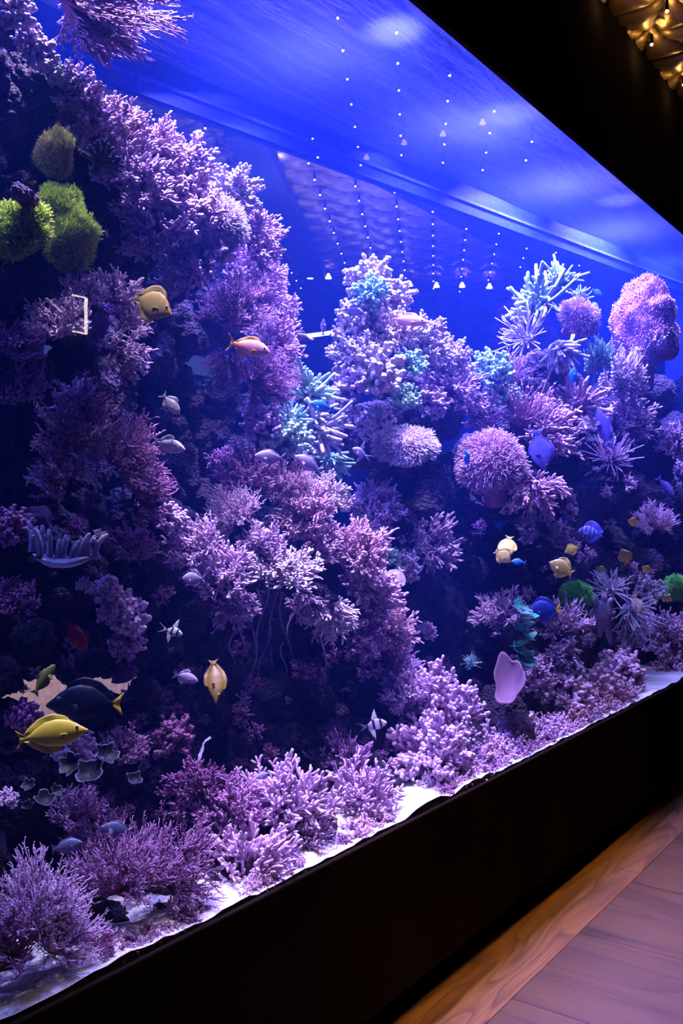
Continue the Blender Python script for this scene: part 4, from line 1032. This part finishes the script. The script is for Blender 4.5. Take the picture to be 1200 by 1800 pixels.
# ------------------------------------------------------------------ fish
def fish_mat(name, stops, axis='X', stripes=None, rough=0.45):
    m, nt, out = newmat(name)
    b = N(nt, 'ShaderNodeBsdfPrincipled'); b.inputs['Roughness'].default_value = rough
    tc = N(nt, 'ShaderNodeTexCoord'); sp = N(nt, 'ShaderNodeSeparateXYZ'); nt.links.new(tc.outputs['Object'], sp.inputs[0])
    ad = N(nt, 'ShaderNodeMath', operation='ADD'); ad.inputs[1].default_value = 0.5; nt.links.new(sp.outputs[axis], ad.inputs[0])
    src = ad
    if stripes:
        mu = N(nt, 'ShaderNodeMath', operation='MULTIPLY'); mu.inputs[1].default_value = stripes; nt.links.new(ad.outputs[0], mu.inputs[0])
        fr = N(nt, 'ShaderNodeMath', operation='FRACT'); nt.links.new(mu.outputs[0], fr.inputs[0]); src = fr
    r = ramp(nt, stops); nt.links.new(src.outputs[0], r.inputs[0])
    nt.links.new(r.outputs[0], b.inputs['Base Color']); nt.links.new(b.outputs[0], out.inputs[0]); return m
YEL = fish_mat('yellow_skin', [(0, (1.0, .82, .06)), (1, (.95, .72, .05))])
OLV = fish_mat('olive_yellow_skin', [(0, (.62, .46, .10)), (1, (.75, .50, .12))])
PYEL = fish_mat('pale_yellow_skin', [(0, (1.0, .80, .12)), (1, (1.0, .86, .30))])
WHT = fish_mat('silver_white_skin', [(0, (.7, .65, .9)), (.4, (.95, .92, 1)), (1, (1, .95, 1))])
LIL = fish_mat('lilac_grey_skin', [(0, (.35, .3, .6)), (1, (.55, .48, .8))])
BLU = fish_mat('bright_blue_skin', [(0, (.04, .22, .85)), (.7, (.06, .42, 1.0)), (1, (.15, .5, .9))])
DBL = fish_mat('deep_blue_skin', [(0, (.02, .05, .35)), (1, (.03, .08, .45))])
NAVY = fish_mat('navy_black_skin', [(0, (.004, .006, .03)), (1, (.006, .01, .05))])
VIO = fish_mat('violet_blue_skin', [(0, (.12, .14, .75)), (1, (.25, .2, .8))])
PNK = fish_mat('pink_orange_skin', [(0, (1.0, .40, .06)), (.28, (1.0, .45, .10)), (.42, (1.0, .42, .50)), (1, (1.0, .55, .68))])
PNK2 = fish_mat('pink_skin', [(0, (1.0, .5, .6)), (1, (1.0, .62, .66))])
ORG = fish_mat('orange_fin', [(0, (1.0, .40, .05)), (1, (1.0, .5, .1))])
YFN = fish_mat('yellow_fin', [(0, (1.0, .68, .02)), (1, (1, .7, .05))])
RED = fish_mat('dark_red_skin', [(0, (.45, .02, .02)), (1, (.35, .02, .03))])
STR = fish_mat('banded_skin', [(0, (.8, .78, .95)), (.55, (.85, .8, .95)), (.62, (.01, .01, .03)), (.9, (.01, .01, .03)), (.97, (.85, .8, .95))], stripes=3.6)
SAIL = fish_mat('striped_blue_skin', [(0, (.10, .16, .75)), (.42, (.14, .20, .8)), (.55, (.55, .6, 1)), (.75, (.5, .55, 1)), (.9, (.10, .16, .75))], stripes=6.5)
PEACH = fish_mat('peach_white_skin', [(0, (.9, .5, .35)), (.5, (.95, .75, .75)), (1, (.95, .6, .4))])
M_EYEW = plain('eye_ring', (.75, .7, .5), .3); M_PUP = plain('pupil', (.003, .003, .005), .1)

BODY = {
 'tang': dict(prof=[(-.37,.035,-.035,.010),(-.31,.06,-.06,.018),(-.22,.15,-.14,.036),(-.08,.235,-.225,.055),(.08,.26,-.25,.065),(.22,.22,-.22,.066),(.33,.14,-.165,.055),(.42,.05,-.105,.036),(.485,-.01,-.07,.018),(.5,-.03,-.055,.008)],
              dorsal=(.27,-.31,.10,.12), anal=(.14,-.31,-.10,.10), tail=(.13,.17,.05), eye=(.345,.055,.026)),
 'sail': dict(prof=[(-.37,.035,-.035,.010),(-.31,.06,-.06,.018),(-.22,.15,-.14,.036),(-.08,.235,-.225,.055),(.08,.26,-.25,.065),(.22,.22,-.22,.066),(.33,.14,-.165,.055),(.42,.05,-.105,.036),(.485,-.01,-.07,.018),(.5,-.03,-.055,.008)],
              dorsal=(.27,-.33,.20,.24), anal=(.14,-.33,-.18,.18), tail=(.13,.16,.03), eye=(.345,.055,.026)),
 'anthias': dict(prof=[(-.34,.04,-.04,.012),(-.27,.055,-.055,.02),(-.14,.11,-.11,.045),(.02,.165,-.16,.065),(.18,.175,-.17,.075),(.32,.14,-.14,.07),(.42,.085,-.09,.05),(.48,.03,-.045,.03),(.5,0,-.015,.01)],
              dorsal=(.25,-.24,.06,.08), anal=(.0,-.22,-.06,.09), tail=(.16,.20,.10), eye=(.36,.05,.028)),
 'chromis': dict(prof=[(-.33,.04,-.04,.012),(-.26,.06,-.06,.02),(-.14,.135,-.13,.045),(.02,.20,-.19,.065),(.18,.205,-.19,.072),(.32,.16,-.15,.066),(.42,.09,-.09,.048),(.48,.035,-.045,.028),(.5,.0,-.02,.01)],
              dorsal=(.14,-.2,.12,.12), anal=(.0,-.2,-.12,.11), tail=(.17,.19,.09), eye=(.34,.05,.032)),
 'cardinal': dict(prof=[(-.30,.04,-.04,.012),(-.22,.07,-.07,.025),(-.08,.17,-.16,.05),(.08,.22,-.20,.07),(.22,.20,-.19,.075),(.34,.15,-.14,.066),(.43,.08,-.09,.048),(.49,.02,-.045,.02),(.5,.0,-.02,.01)],
              dorsal=(.18,-.02,.34,.10), anal=(.02,-.2,-.34,.10), tail=(.42,.22,.30), eye=(.33,.05,.045)),
 'slender': dict(prof=[(-.38,.025,-.025,.01),(-.28,.045,-.045,.02),(-.10,.085,-.085,.035),(.10,.105,-.10,.042),(.28,.09,-.085,.042),(.42,.05,-.05,.028),(.49,.01,-.02,.012),(.5,0,-.01,.006)],
              dorsal=(.25,-.30,.035,.04), anal=(.05,-.30,-.035,.035), tail=(.12,.10,.03), eye=(.38,.02,.016)),
 'oval': dict(prof=[(-.36,.03,-.03,.012),(-.28,.06,-.06,.022),(-.15,.15,-.14,.045),(.02,.21,-.19,.062),(.18,.20,-.19,.068),(.32,.15,-.14,.06),(.42,.08,-.08,.044),(.48,.03,-.035,.024),(.5,.0,-.01,.01)],
              dorsal=(.30,-.30,.04,.06), anal=(.1,-.30,-.04,.06), tail=(.14,.17,.04), eye=(.38,.04,.024)),
}
def interp(prof, x):
    for a, b in zip(prof[:-1], prof[1:]):
        if a[0] <= x <= b[0]:
            t = (x - a[0]) / (b[0] - a[0]); t = t * t * (3 - 2 * t) * 0.3 + t * 0.7
            return [a[i] + (b[i] - a[i]) * t for i in (1, 2, 3)]
    return list(prof[-1][1:])
def fin_mesh(name, base, edge, th=0.008, m=6):
    """solid membrane between two curves (lists of points in the fish's side plane)"""
    n = len(base); V = []
    for side in (1, -1):
        for i in range(n):
            for j in range(m):
                t = j / (m - 1); x = base[i][0] + (edge[i][0] - base[i][0]) * t; z = base[i][1] + (edge[i][1] - base[i][1]) * t
                y = 0.010 * math.sin(i * 0.9) * t + side * th * (1 - 0.8 * t) * (1.0 + 0.35 * (i % 2))
                V.append((x, y, z))
    idx = np.arange(2 * n * m).reshape(2, n, m); a, b = idx
    Q = [np.stack([a[:-1, :-1], a[1:, :-1], a[1:, 1:], a[:-1, 1:]], -1).reshape(-1, 4), np.stack([b[:-1, :-1], b[:-1, 1:], b[1:, 1:], b[1:, :-1]], -1).reshape(-1, 4)]
    rim = list(a[:, 0]) + list(a[-1, 1:]) + list(a[::-1, -1][1:]) + list(a[0, ::-1][1:-1]); rim2 = [r + n * m for r in rim]
    Q.append(np.array([(rim[i], rim2[i], rim2[(i + 1) % len(rim)], rim[(i + 1) % len(rim)]) for i in range(len(rim))]))
    return raw_mesh(name, V, quads=np.concatenate(Q))
FM = {}
def fish_meshes(kind):
    if kind in FM: return FM[kind]
    B = BODY[kind]; pr = B['prof']; out = {}
    xs = np.concatenate([np.linspace(pr[0][0], .36, 26), np.linspace(.38, .5, 10)]); nu = 20; V = []
    for x in xs:
        zt, zb, hw = interp(pr, x); c = (zt + zb) / 2; h = (zt - zb) / 2
        for k in range(nu):
            a = 2 * PI * k / nu; V.append((x, hw * math.cos(a) * (abs(math.cos(a)) ** 0.15 if math.cos(a) else 1), c + h * math.sin(a)))
    idx = np.arange(len(xs) * nu).reshape(len(xs), nu)
    Q = np.stack([idx[:-1], idx[1:], np.roll(idx[1:], -1, 1), np.roll(idx[:-1], -1, 1)], -1).reshape(-1, 4)
    V.append((xs[0] - .005, 0, (pr[0][1] + pr[0][2]) / 2)); V.append((.503, 0, (pr[-1][1] + pr[-1][2]) / 2)); e0, e1 = len(V) - 2, len(V) - 1
    T = [(e0, idx[0][(k + 1) % nu], idx[0][k]) for k in range(nu)] + [(e1, idx[-1][k], idx[-1][(k + 1) % nu]) for k in range(nu)]
    out['body'] = raw_mesh('body', V, quads=Q, tris=[tuple(int(q) for q in t) for t in T])
    def fin(spec, which):
        x0, x1, hgt, back = spec; bs = []; eg = []
        for s in np.linspace(0, 1, 14):
            x = x0 + (x1 - x0) * s; zt, zb, _ = interp(pr, x); z = zt if which == 0 else zb
            hh = hgt * (math.sin(PI * min(1, s * 1.05 + .08) ** 0.75) ** 0.6 if kind != 'cardinal' else (1 - s) ** 1.2 + .1)
            bs.append((x, z * 0.94)); eg.append((x - back * (0.3 + 0.7 * s) * (0.9 if kind != 'cardinal' else 1.4 * (1 - s) + .4), z + hh))
        return bs, eg
    out['dorsal_fin'] = fin_mesh('dorsal_fin', *fin(B['dorsal'], 0)); out['anal_fin'] = fin_mesh('anal_fin', *fin(B['anal'], 1))
    L, H, notch = B['tail']; x0 = pr[0][0]; bs = []; eg = []
    for s in np.linspace(-1, 1, 13):
        bs.append((x0 + .01, s * .034)); eg.append((x0 - L + notch * (1 - abs(s) ** 1.4), s * H))
    out['tail_fin'] = fin_mesh('tail_fin', bs, eg)
    bs = []; eg = []
    for s in np.linspace(-1, 1, 7): bs.append((0, s * .02)); eg.append((-.13 + .03 * abs(s), s * .06 - .03))
    out['pectoral_fin'] = fin_mesh('pectoral_fin', bs, eg, 0.004)
    e = B['eye']; hw = interp(pr, e[0])[2]
    V, Q, _ = ball(e[2], (0, 0, 0), (1, .55, 1), 0, 14, 10, 0, 1); out['eye'] = raw_mesh('eye', V, quads=Q)
    V, Q, _ = ball(e[2] * .6, (0, 0, 0), (1, .6, 1), 0, 12, 8, 0, 1); out['pupil'] = raw_mesh('pupil', V, quads=Q)
    out['_eye'] = (e[0], hw * 0.86, e[1]); out['_pec'] = (.2, interp(pr, .2)[2] * .97, -.05)
    FM[kind] = out; return out
def fish(kind, px, py, lpx, d, head, label, body, fins=None, tail=None, yaw=0.0, name=None, roll=0.0, cat='fish', group=None, tall=1.0):
    """head: direction of travel in the picture, degrees anticlockwise from right; yaw: turned towards (+) or away from the viewer"""
    r, u, w_ = frame(px, py); a = math.radians(head); yw = math.radians(yaw)
    x = ((r * math.cos(a) + u * math.sin(a)) * math.cos(yw) + w_ * math.sin(yw)).normalized()
    up = u * abs(math.cos(a)) + r * (-math.sin(a) if math.cos(a) >= 0 else math.sin(a)) + u * 1e-3
    z = (up - x * up.dot(x)).normalized(); y = z.cross(x)
    if roll: R_ = Matrix.Rotation(math.radians(roll), 3, x); z = R_ @ z; y = R_ @ y
    s = lpx * S(px, d)
    M = (Matrix((x, y, z)).transposed() @ Matrix.Diagonal((s, s, s * tall))).to_4x4(); M.translation = P(px, py, d)
    t = tag(empty(name or 'fish', M), label, cat, group)
    F_ = fish_meshes(kind); fins = fins or body; tail = tail or fins
    def put(nm, mat, loc=(0, 0, 0), rot=(0, 0, 0), par=t):
        me = F_[nm].copy(); o = link(nm, me, mat, par); o.location = loc; o.rotation_euler = rot; return o
    put('body', body); put('dorsal_fin', fins); put('anal_fin', fins); put('tail_fin', tail)
    for sd in (1, -1):
        p = F_['_pec']; put('pectoral_fin', fins, (p[0], p[1] * sd, p[2]), (0, 0, -0.5 * sd))
        e = F_['_eye']; eo = put('eye', M_EYEW, (e[0], e[1] * sd, e[2])); put('pupil', M_PUP, (0, e[1] * .12 * sd + .004 * sd, 0), par=eo)
    return t
# near left
fish('tang', 268, 535, 84, 0.34, -20, 'dull yellow tang in open water before the cave, nose to the right', OLV, yaw=30, name='tang', tall=1.15)
fish('anthias', 436, 610, 78, 0.42, -12, 'pink fish with an orange back and tail at the foot of the crest', PNK, ORG, ORG, name='anthias', tall=1.1)
fish('anthias', 716, 563, 70, 0.48, -6, 'plain pink fish passing in front of the pinnacle', PNK2, name='anthias', tall=0.85)
fish('chromis', 300, 710, 48, 0.38, -50, 'small white fish nose down in the cave, upper of two', WHT, name='chromis')
fish('chromis', 296, 783, 60, 0.38, -14, 'larger white fish with a rusty cheek, lower of two in the cave', WHT, name='chromis')
fish('cardinal', 303, 1110, 40, 0.30, -18, 'black and white banded fish with long trailing fins in the dark cave', STR, WHT, WHT, name='banded_cardinalfish', yaw=25)
fish('cardinal', 657, 1274, 46, 0.30, 12, 'black and white banded fish with long fins near the great dome', STR, WHT, WHT, name='banded_cardinalfish')
fish('chromis', 326, 1191, 46, 0.34, -18, 'plain pale violet fish left of the vertical yellow tang', LIL, name='chromis')
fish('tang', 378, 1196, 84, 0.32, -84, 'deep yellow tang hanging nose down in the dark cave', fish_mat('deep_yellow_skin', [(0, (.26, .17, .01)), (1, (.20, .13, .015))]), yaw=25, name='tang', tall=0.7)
fish('tang', 150, 1236, 132, 0.34, 176, 'big navy black tang with a yellow tail, in front of the beige opening', NAVY, NAVY, YFN, name='tang', tall=0.95)
fish('tang', 92, 1290, 122, 0.24, 6, 'bright yellow tang below the navy one, heading right', YEL, name='tang', tall=0.78)
fish('slender', 78, 1194, 62, 0.32, 55, 'slim olive green fish tilted up before the beige opening', fish_mat('olive_skin', [(0, (.2, .24, .04)), (1, (.28, .32, .06))]), name='wrasse', tall=1.5)
fish('oval', 134, 1118, 66, 0.38, -60, 'dark red fish in shadow beside the violet crust coral', RED, name='squirrelfish')
fish('chromis', 341, 1017, 44, 0.34, 178, 'pale lilac fish with pointed fins, left of the lilac-pink bush', LIL, name='damselfish', yaw=-20, tall=1.2)
fish('oval', 118, 1487, 54, 0.14, 8, 'dim blue-grey fish over the violet corals at the left edge', fish_mat('slate_skin', [(0, (.12, .14, .3)), (1, (.16, .18, .36))]), name='damselfish')
fish('oval', 205, 1458, 60, 0.20, 170, 'second dim blue-grey fish over the feathery bushes', fish_mat('slate_skin_dark', [(0, (.08, .09, .22)), (1, (.1, .11, .26))]), name='damselfish')
fish('oval', 462, 1363, 28, 0.2, 200, 'tiny dim lilac fish above the big bushy violet coral', LIL, name='damselfish')
fish('slender', 607, 1492, 50, 0.06, 24, 'bright blue slim fish skimming the sand at the glass', BLU, name='cleaner_wrasse', tall=1.5)
fish('slender', 57, 321, 14, 0.42, 10, 'tiny orange fish at the top of the pinkish rock peak', ORG, name='goby', tall=1.8)
# around the gap
fish('chromis', 530, 591, 30, 0.42, -20, 'small violet grey fish in the gap, left of the white light bar', LIL, name='damselfish')
fish('slender', 568, 575, 30, 0.6, 88, 'tiny pale upright fish crossing the white light bar', LIL, name='wrasse', tall=1.3)
fish('chromis', 622, 547, 38, 0.50, -16, 'small grey-blue fish at the left shoulder of the pinnacle', LIL, name='damselfish')
fish('oval', 565, 714, 46, 0.46, 166, 'bright blue fish between the pinnacle and the tentacle corals', BLU, name='blue_tang')
fish('oval', 474, 803, 54, 0.40, 175, 'blurred violet fish above the fine pink coral, left of a pair', LIL, name='damselfish')
fish('oval', 542, 815, 56, 0.42, 150, 'blurred violet fish above the fine pink coral, right of a pair', LIL, name='damselfish')
fish('cardinal', 634, 796, 34, 0.44, 150, 'pale violet fish with trailing fins before the dark hollow', LIL, name='cardinalfish')
fish('tang', 695, 1018, 56, 0.38, -120, 'grey-lilac triangular fish at the outer edge of the central slope', fish_mat('grey_lilac_skin', [(0, (.4, .32, .45)), (1, (.5, .4, .55))]), name='tang', yaw=35)
# right side
fish('oval', 950, 790, 74, 0.22, -78, 'blurred deep blue fish before the bead-tipped coral', VIO, name='blue_tang', tall=1.3)
fish('oval', 1007, 662, 34, 0.34, 84, 'small blue fish over the pink tentacle fan', BLU, name='damselfish')
fish('slender', 1061, 752, 70, 0.24, 108, 'slim violet fish swimming upright between pink corals', VIO, name='wrasse', tall=1.5)
fish('slender', 1170, 856, 44, 0.20, -52, 'slim blue-violet fish near the right edge', VIO, name='wrasse', tall=1.5)
fish('slender', 820, 806, 34, 0.22, 100, 'slim cyan fish at the left side of the great mop coral', BLU, name='wrasse', tall=1.3)
fish('oval', 1049, 513, 20, 0.42, -35, 'tiny dim teal fish above the cyan one, near the great mushroom', fish_mat('dim_teal_skin', [(0, (.1, .35, .5)), (1, (.12, .4, .5))]), name='damselfish')
fish('oval', 1043, 536, 14, 0.40, 0, 'tiny pale cyan fish left of the great mushroom coral', fish_mat('pale_cyan_skin', [(0, (.3, .95, .9)), (1, (.4, 1, .95))]), name='damselfish', tall=1.4)
fish('sail', 1036, 936, 46, 0.16, 172, 'blue sailfin tang with pale stripes, largest on the right side', SAIL, VIO, VIO, name='sailfin_tang', tall=1.0)
fish('tang', 892, 962, 44, 0.20, -100, 'pale yellow tang behind another, with a blue fish at its tail', PYEL, name='tang', yaw=20, tall=1.1)
fish('tang', 884, 977, 34, 0.16, -35, 'pale yellow tang in front of another, nose to the lower right', PYEL, name='tang', tall=1.3)
fish('oval', 911, 988, 26, 0.18, 175, 'small bright blue fish touching the paired yellow tangs', BLU, name='damselfish')
fish('tang', 986, 998, 46, 0.16, 150, 'pale yellow tang above the green round coral, biggest of the right shoal', PYEL, name='tang', tall=1.2)
fish('tang', 1004, 966, 26, 0.18, 200, 'small yellow tang under the striped blue sailfin', PYEL, name='tang', tall=1.2)
fish('tang', 1057, 1000, 26, 0.16, 75, 'very thin yellow tang seen head on', PYEL, name='tang', yaw=65)
fish('tang', 1098, 978, 38, 0.14, 110, 'pale yellow tang seen half from the front, right of the sailfin', PYEL, name='tang', yaw=40, tall=1.0)
fish('tang', 1113, 917, 28, 0.14, 80, 'small yellow tang highest on the right side', PYEL, name='tang', yaw=50, tall=1.0)
fish('tang', 1137, 1000, 28, 0.12, 70, 'slim yellow tang between two others at the far right', PYEL, name='tang', yaw=60)
fish('tang', 1173, 1052, 26, 0.12, 70, 'yellow tang nearest the right edge', OLV, name='tang', yaw=55)
fish('oval', 1119, 1062, 36, 0.14, -75, 'peach and white fish before the trailing anemone', PEACH, name='clownfish', tall=1.2)
fish('tang', 955, 1072, 60, 0.18, 184, 'deep blue tang with an orange tail left of the green round coral', DBL, DBL, YFN, name='tang', tall=1.1)

# ------------------------------------------------------------------ what stands beyond and around the tank
def emit(name, col, strength):
    m, nt, out = newmat(name); e = N(nt, 'ShaderNodeEmission'); e.inputs[0].default_value = rgb(col); e.inputs[1].default_value = strength
    nt.links.new(e.outputs[0], out.inputs[0])
    try: m.cycles.emission_sampling = 'NONE'
    except Exception: pass
    return m
def proj(p):
    q = p - Vector((0, 0, EYE)); dpt = -ST * q.x + CT * q.y; lt = CT * q.x + ST * q.y
    return 600 + FPX * lt / dpt, 903 - FPX * q.z / dpt, dpt
M_BULB = emit('bulb_glow', (1.0, 0.7, 0.35), 50.0); M_BULB2 = emit('bulb_glow_rear', (1.0, 0.66, 0.30), 6.0)
def lamp_mesh(name, r, glow):
    mb = MB(); mb.cyl((0, 0, 0.0), r * 1.1, 0.05, 10, r * 0.8); n0 = len(mb.f)
    mb.cyl((0, 0, -r * 1.2), r * 0.5, r * 0.7, 10, r); mb.cyl((0, 0, -r * 0.5), r, r * 0.7, 10, r * 0.8)
    me = mb.mesh(name); me.materials.append(M_BLACK); me.materials.append(glow)
    for i, f in enumerate(me.polygons): f.material_index = 1 if i >= n0 else 0
    return me
LM_F = lamp_mesh('socket_lamp', 0.0075, M_BULB); LM_R = lamp_mesh('socket_lamp_rear', 0.008, M_BULB2)
nf = nr = 0
for i in range(-40, 60):
    for j in range(-40, 60):
        p = lat(i, j); q = Vector((p.x, p.y, HC - 0.05))
        if not (0 < p.y < 15): continue
        if -1.57 < p.x < 4.3 and p.y < 9:
            x, y, dp = proj(q); mir = Vector((-2 * DG - p.x, p.y, q.z)); xm, ym, dm = proj(mir)
            vis = dp > 0 and 1000 < x < 1220 and -20 < y < 330
            ref = dm > 0 and 540 < xm < 960 and 20 < ym < 300 and ym > 0.9 * (xm - 720) + 20
            if vis or ref:
                o = link('socket_lamp', LM_F); o.location = q; nf += 1
                tag(o, 'glowing socket lamp in the bronze ceiling above the visitor room', 'ceiling lamp', 'socket lamps in the front ceiling')
                if vis:
                    l = bpy.data.lights.new('socket_glow', 'POINT'); l.energy = 0.5; l.color = (1, .62, .25); l.shadow_soft_size = 0.012
                    lo = bpy.data.objects.new('socket_glow', l); C.objects.link(lo); lo.location = (p.x, p.y, HC - 0.085)
        elif -9.2 < p.x < -3.35 and p.y > 2:
            x, y, dp = proj(q)
            if dp > 0 and 100 < x < 1090 and 130 < y < 512 and y > 122 + 0.36 * (x - 133) and y < lerp(CREST, x) + 20 and not (x > 880 and y > 480):
                o = link('socket_lamp', LM_R); o.location = q; nr += 1
                tag(o, 'tiny glowing socket lamp in the ceiling seen through the back of the tank', 'ceiling lamp', 'socket lamps in the rear ceiling')
print('lamps', nf, nr)
M_CONE = emit('cone_glow', (1.0, 0.72, 0.75), 5.0)
def cone_lamp(loc, label, grp, glow, k=1.0):
    t = tag(empty('spotlight'), label, 'spotlight', grp); t.location = loc
    MB().cyl((0, 0, -0.10 * k), 0.055 * k, 0.09 * k, 16, 0.015 * k).build('shade', glow, t)
    MB().cyl((0, 0, -0.01), 0.012, 0.10, 8).build('stem', M_BLACK, t)
    return t
for px, py in ((644, 290), (710, 265), (778, 250), (848, 230)):
    v_ = at_z(px, py, HC - 0.14); cone_lamp((-2 * DG - v_.x, v_.y, HC - 0.06), 'cone spotlight at the end of a lamp row, mirrored in the glass', 'cone spotlights of the front ceiling', emit('cone_glow_front', (1, .72, .8), 7.0), 0.38)
for px, py in ((545, 493), (577, 493), (720, 506), (767, 508), (812, 508), (860, 510)):
    v_ = at_z(px, py, HC - 0.14); cone_lamp((v_.x, v_.y, HC - 0.06), 'cone spotlight at the far end of a lamp row behind the tank', 'cone spotlights of the rear ceiling', M_CONE, 0.6)
# dark beam along the lamp rows
a_ = at_z(428, 240, HC - 0.12); b_ = at_z(585, 560, HC - 0.12); dr = (b_ - a_).normalized(); sd = dr.cross(Vector((0, 0, 1)))
hw = 0.12
MB().hexa([a_ - sd * hw, a_ + sd * hw, b_ + sd * hw, b_ - sd * hw] + [p_ + Vector((0, 0, .12)) for p_ in (a_ - sd * hw, a_ + sd * hw, b_ + sd * hw, b_ - sd * hw)]).build('beam', M_DARKWALL, kind='structure')
for px, py, e_ in ((300, 250, 18), (500, 420, 14), (700, 430, 45), (850, 460, 50), (420, 330, 16)):
    v_ = at_z(px, py, HC - 0.5); l = bpy.data.lights.new('rear_ceiling_fill', 'POINT'); l.energy = e_; l.color = (0.45, 0.42, 1.0); l.shadow_soft_size = 0.0
    lo = bpy.data.objects.new('rear_ceiling_fill', l); C.objects.link(lo); lo.location = v_  # unseen fill points, added to make the rear ceiling pattern visible
# white light bar beyond the gap
a_ = P(470, 600, 3.4); b_ = P(700, 569, 3.4)
sd = Vector((0, 0, .018)); n_ = Vector((0.02, 0, 0))
o = MB().hexa([a_ - sd - n_, b_ - sd - n_, b_ - sd + n_, a_ - sd + n_, a_ + sd - n_, b_ + sd - n_, b_ + sd + n_, a_ + sd + n_]).build('light_bar', emit('white_bar_glow', (1, .97, .9), 6.0))
MB().box(b_.x - .01, b_.y - .03, 0, b_.x + .01, b_.y, b_.z).build('post', M_BLACK, o)
tag(o, 'thin white light bar seen through the gap beside the pinnacle', 'light bar')
# beige lit partition behind the opening low on the left
a_ = P(20, 1215, 2.6); M_BEIGE = plain('beige_plaster', (0.34, 0.24, 0.10), 0.8)
MB().box(a_.x - .1, a_.y - .7, 0, a_.x, a_.y + 1.9, 2.2).build('partition', M_BEIGE, kind='structure')
l = bpy.data.lights.new('partition_light', 'SPOT'); l.energy = 330; l.color = (1, .62, .26); l.spot_size = 1.6; l.shadow_soft_size = .02
lo = bpy.data.objects.new('partition_light', l); C.objects.link(lo); pb = P(105, 1215, 2.6); lo.location = (pb.x + 0.7, pb.y, 2.1)
lo.rotation_euler = (Vector((pb.x, pb.y, 1.1)) - Vector(lo.location)).to_track_quat('-Z', 'Y').to_euler()
# lit frame on the visitor side, seen mirrored in the glass
va = P(128, 528, 6.05); vb = P(154, 523, 6.05); vc = P(154, 588, 6.05)
x_ = 4.47; M_FR = emit('lit_frame_glow', (1, .82, .75), 34.0); fr_ = tag(empty('sign_frame'), 'narrow lit frame on the wall opposite, mirrored in the glass over the twig coral', 'lit frame')
fr_.location = (x_, vb.y, vc.z)
h_ = vb.z - vc.z; wd_ = vb.y - va.y
MB().box(-.02, -.028, 0, .0, .0, h_).build('bright_side', M_FR, fr_)
MB().box(-.02, -wd_, h_ - .012, .0, 0, h_).build('upper_bar', M_FR, fr_)
MB().box(-.02, -wd_, 0, .0, 0, .012).build('lower_bar', M_FR, fr_)
# pale counter seen through the small hole of the left reef
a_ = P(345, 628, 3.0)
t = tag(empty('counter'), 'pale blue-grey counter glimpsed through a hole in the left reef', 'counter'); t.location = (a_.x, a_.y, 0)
MB().box(-.3, -.9, 0, 0, 1.4, a_.z - .12).build('body', plain('dark_counter', (.02, .02, .04)), t)
MB().box(-.35, -1, a_.z - .12, .05, 1.5, a_.z).build('top', emit('self_lit_counter_top', (.25, .3, .75), .25), t)  # top given its own glow in place of light falling on it
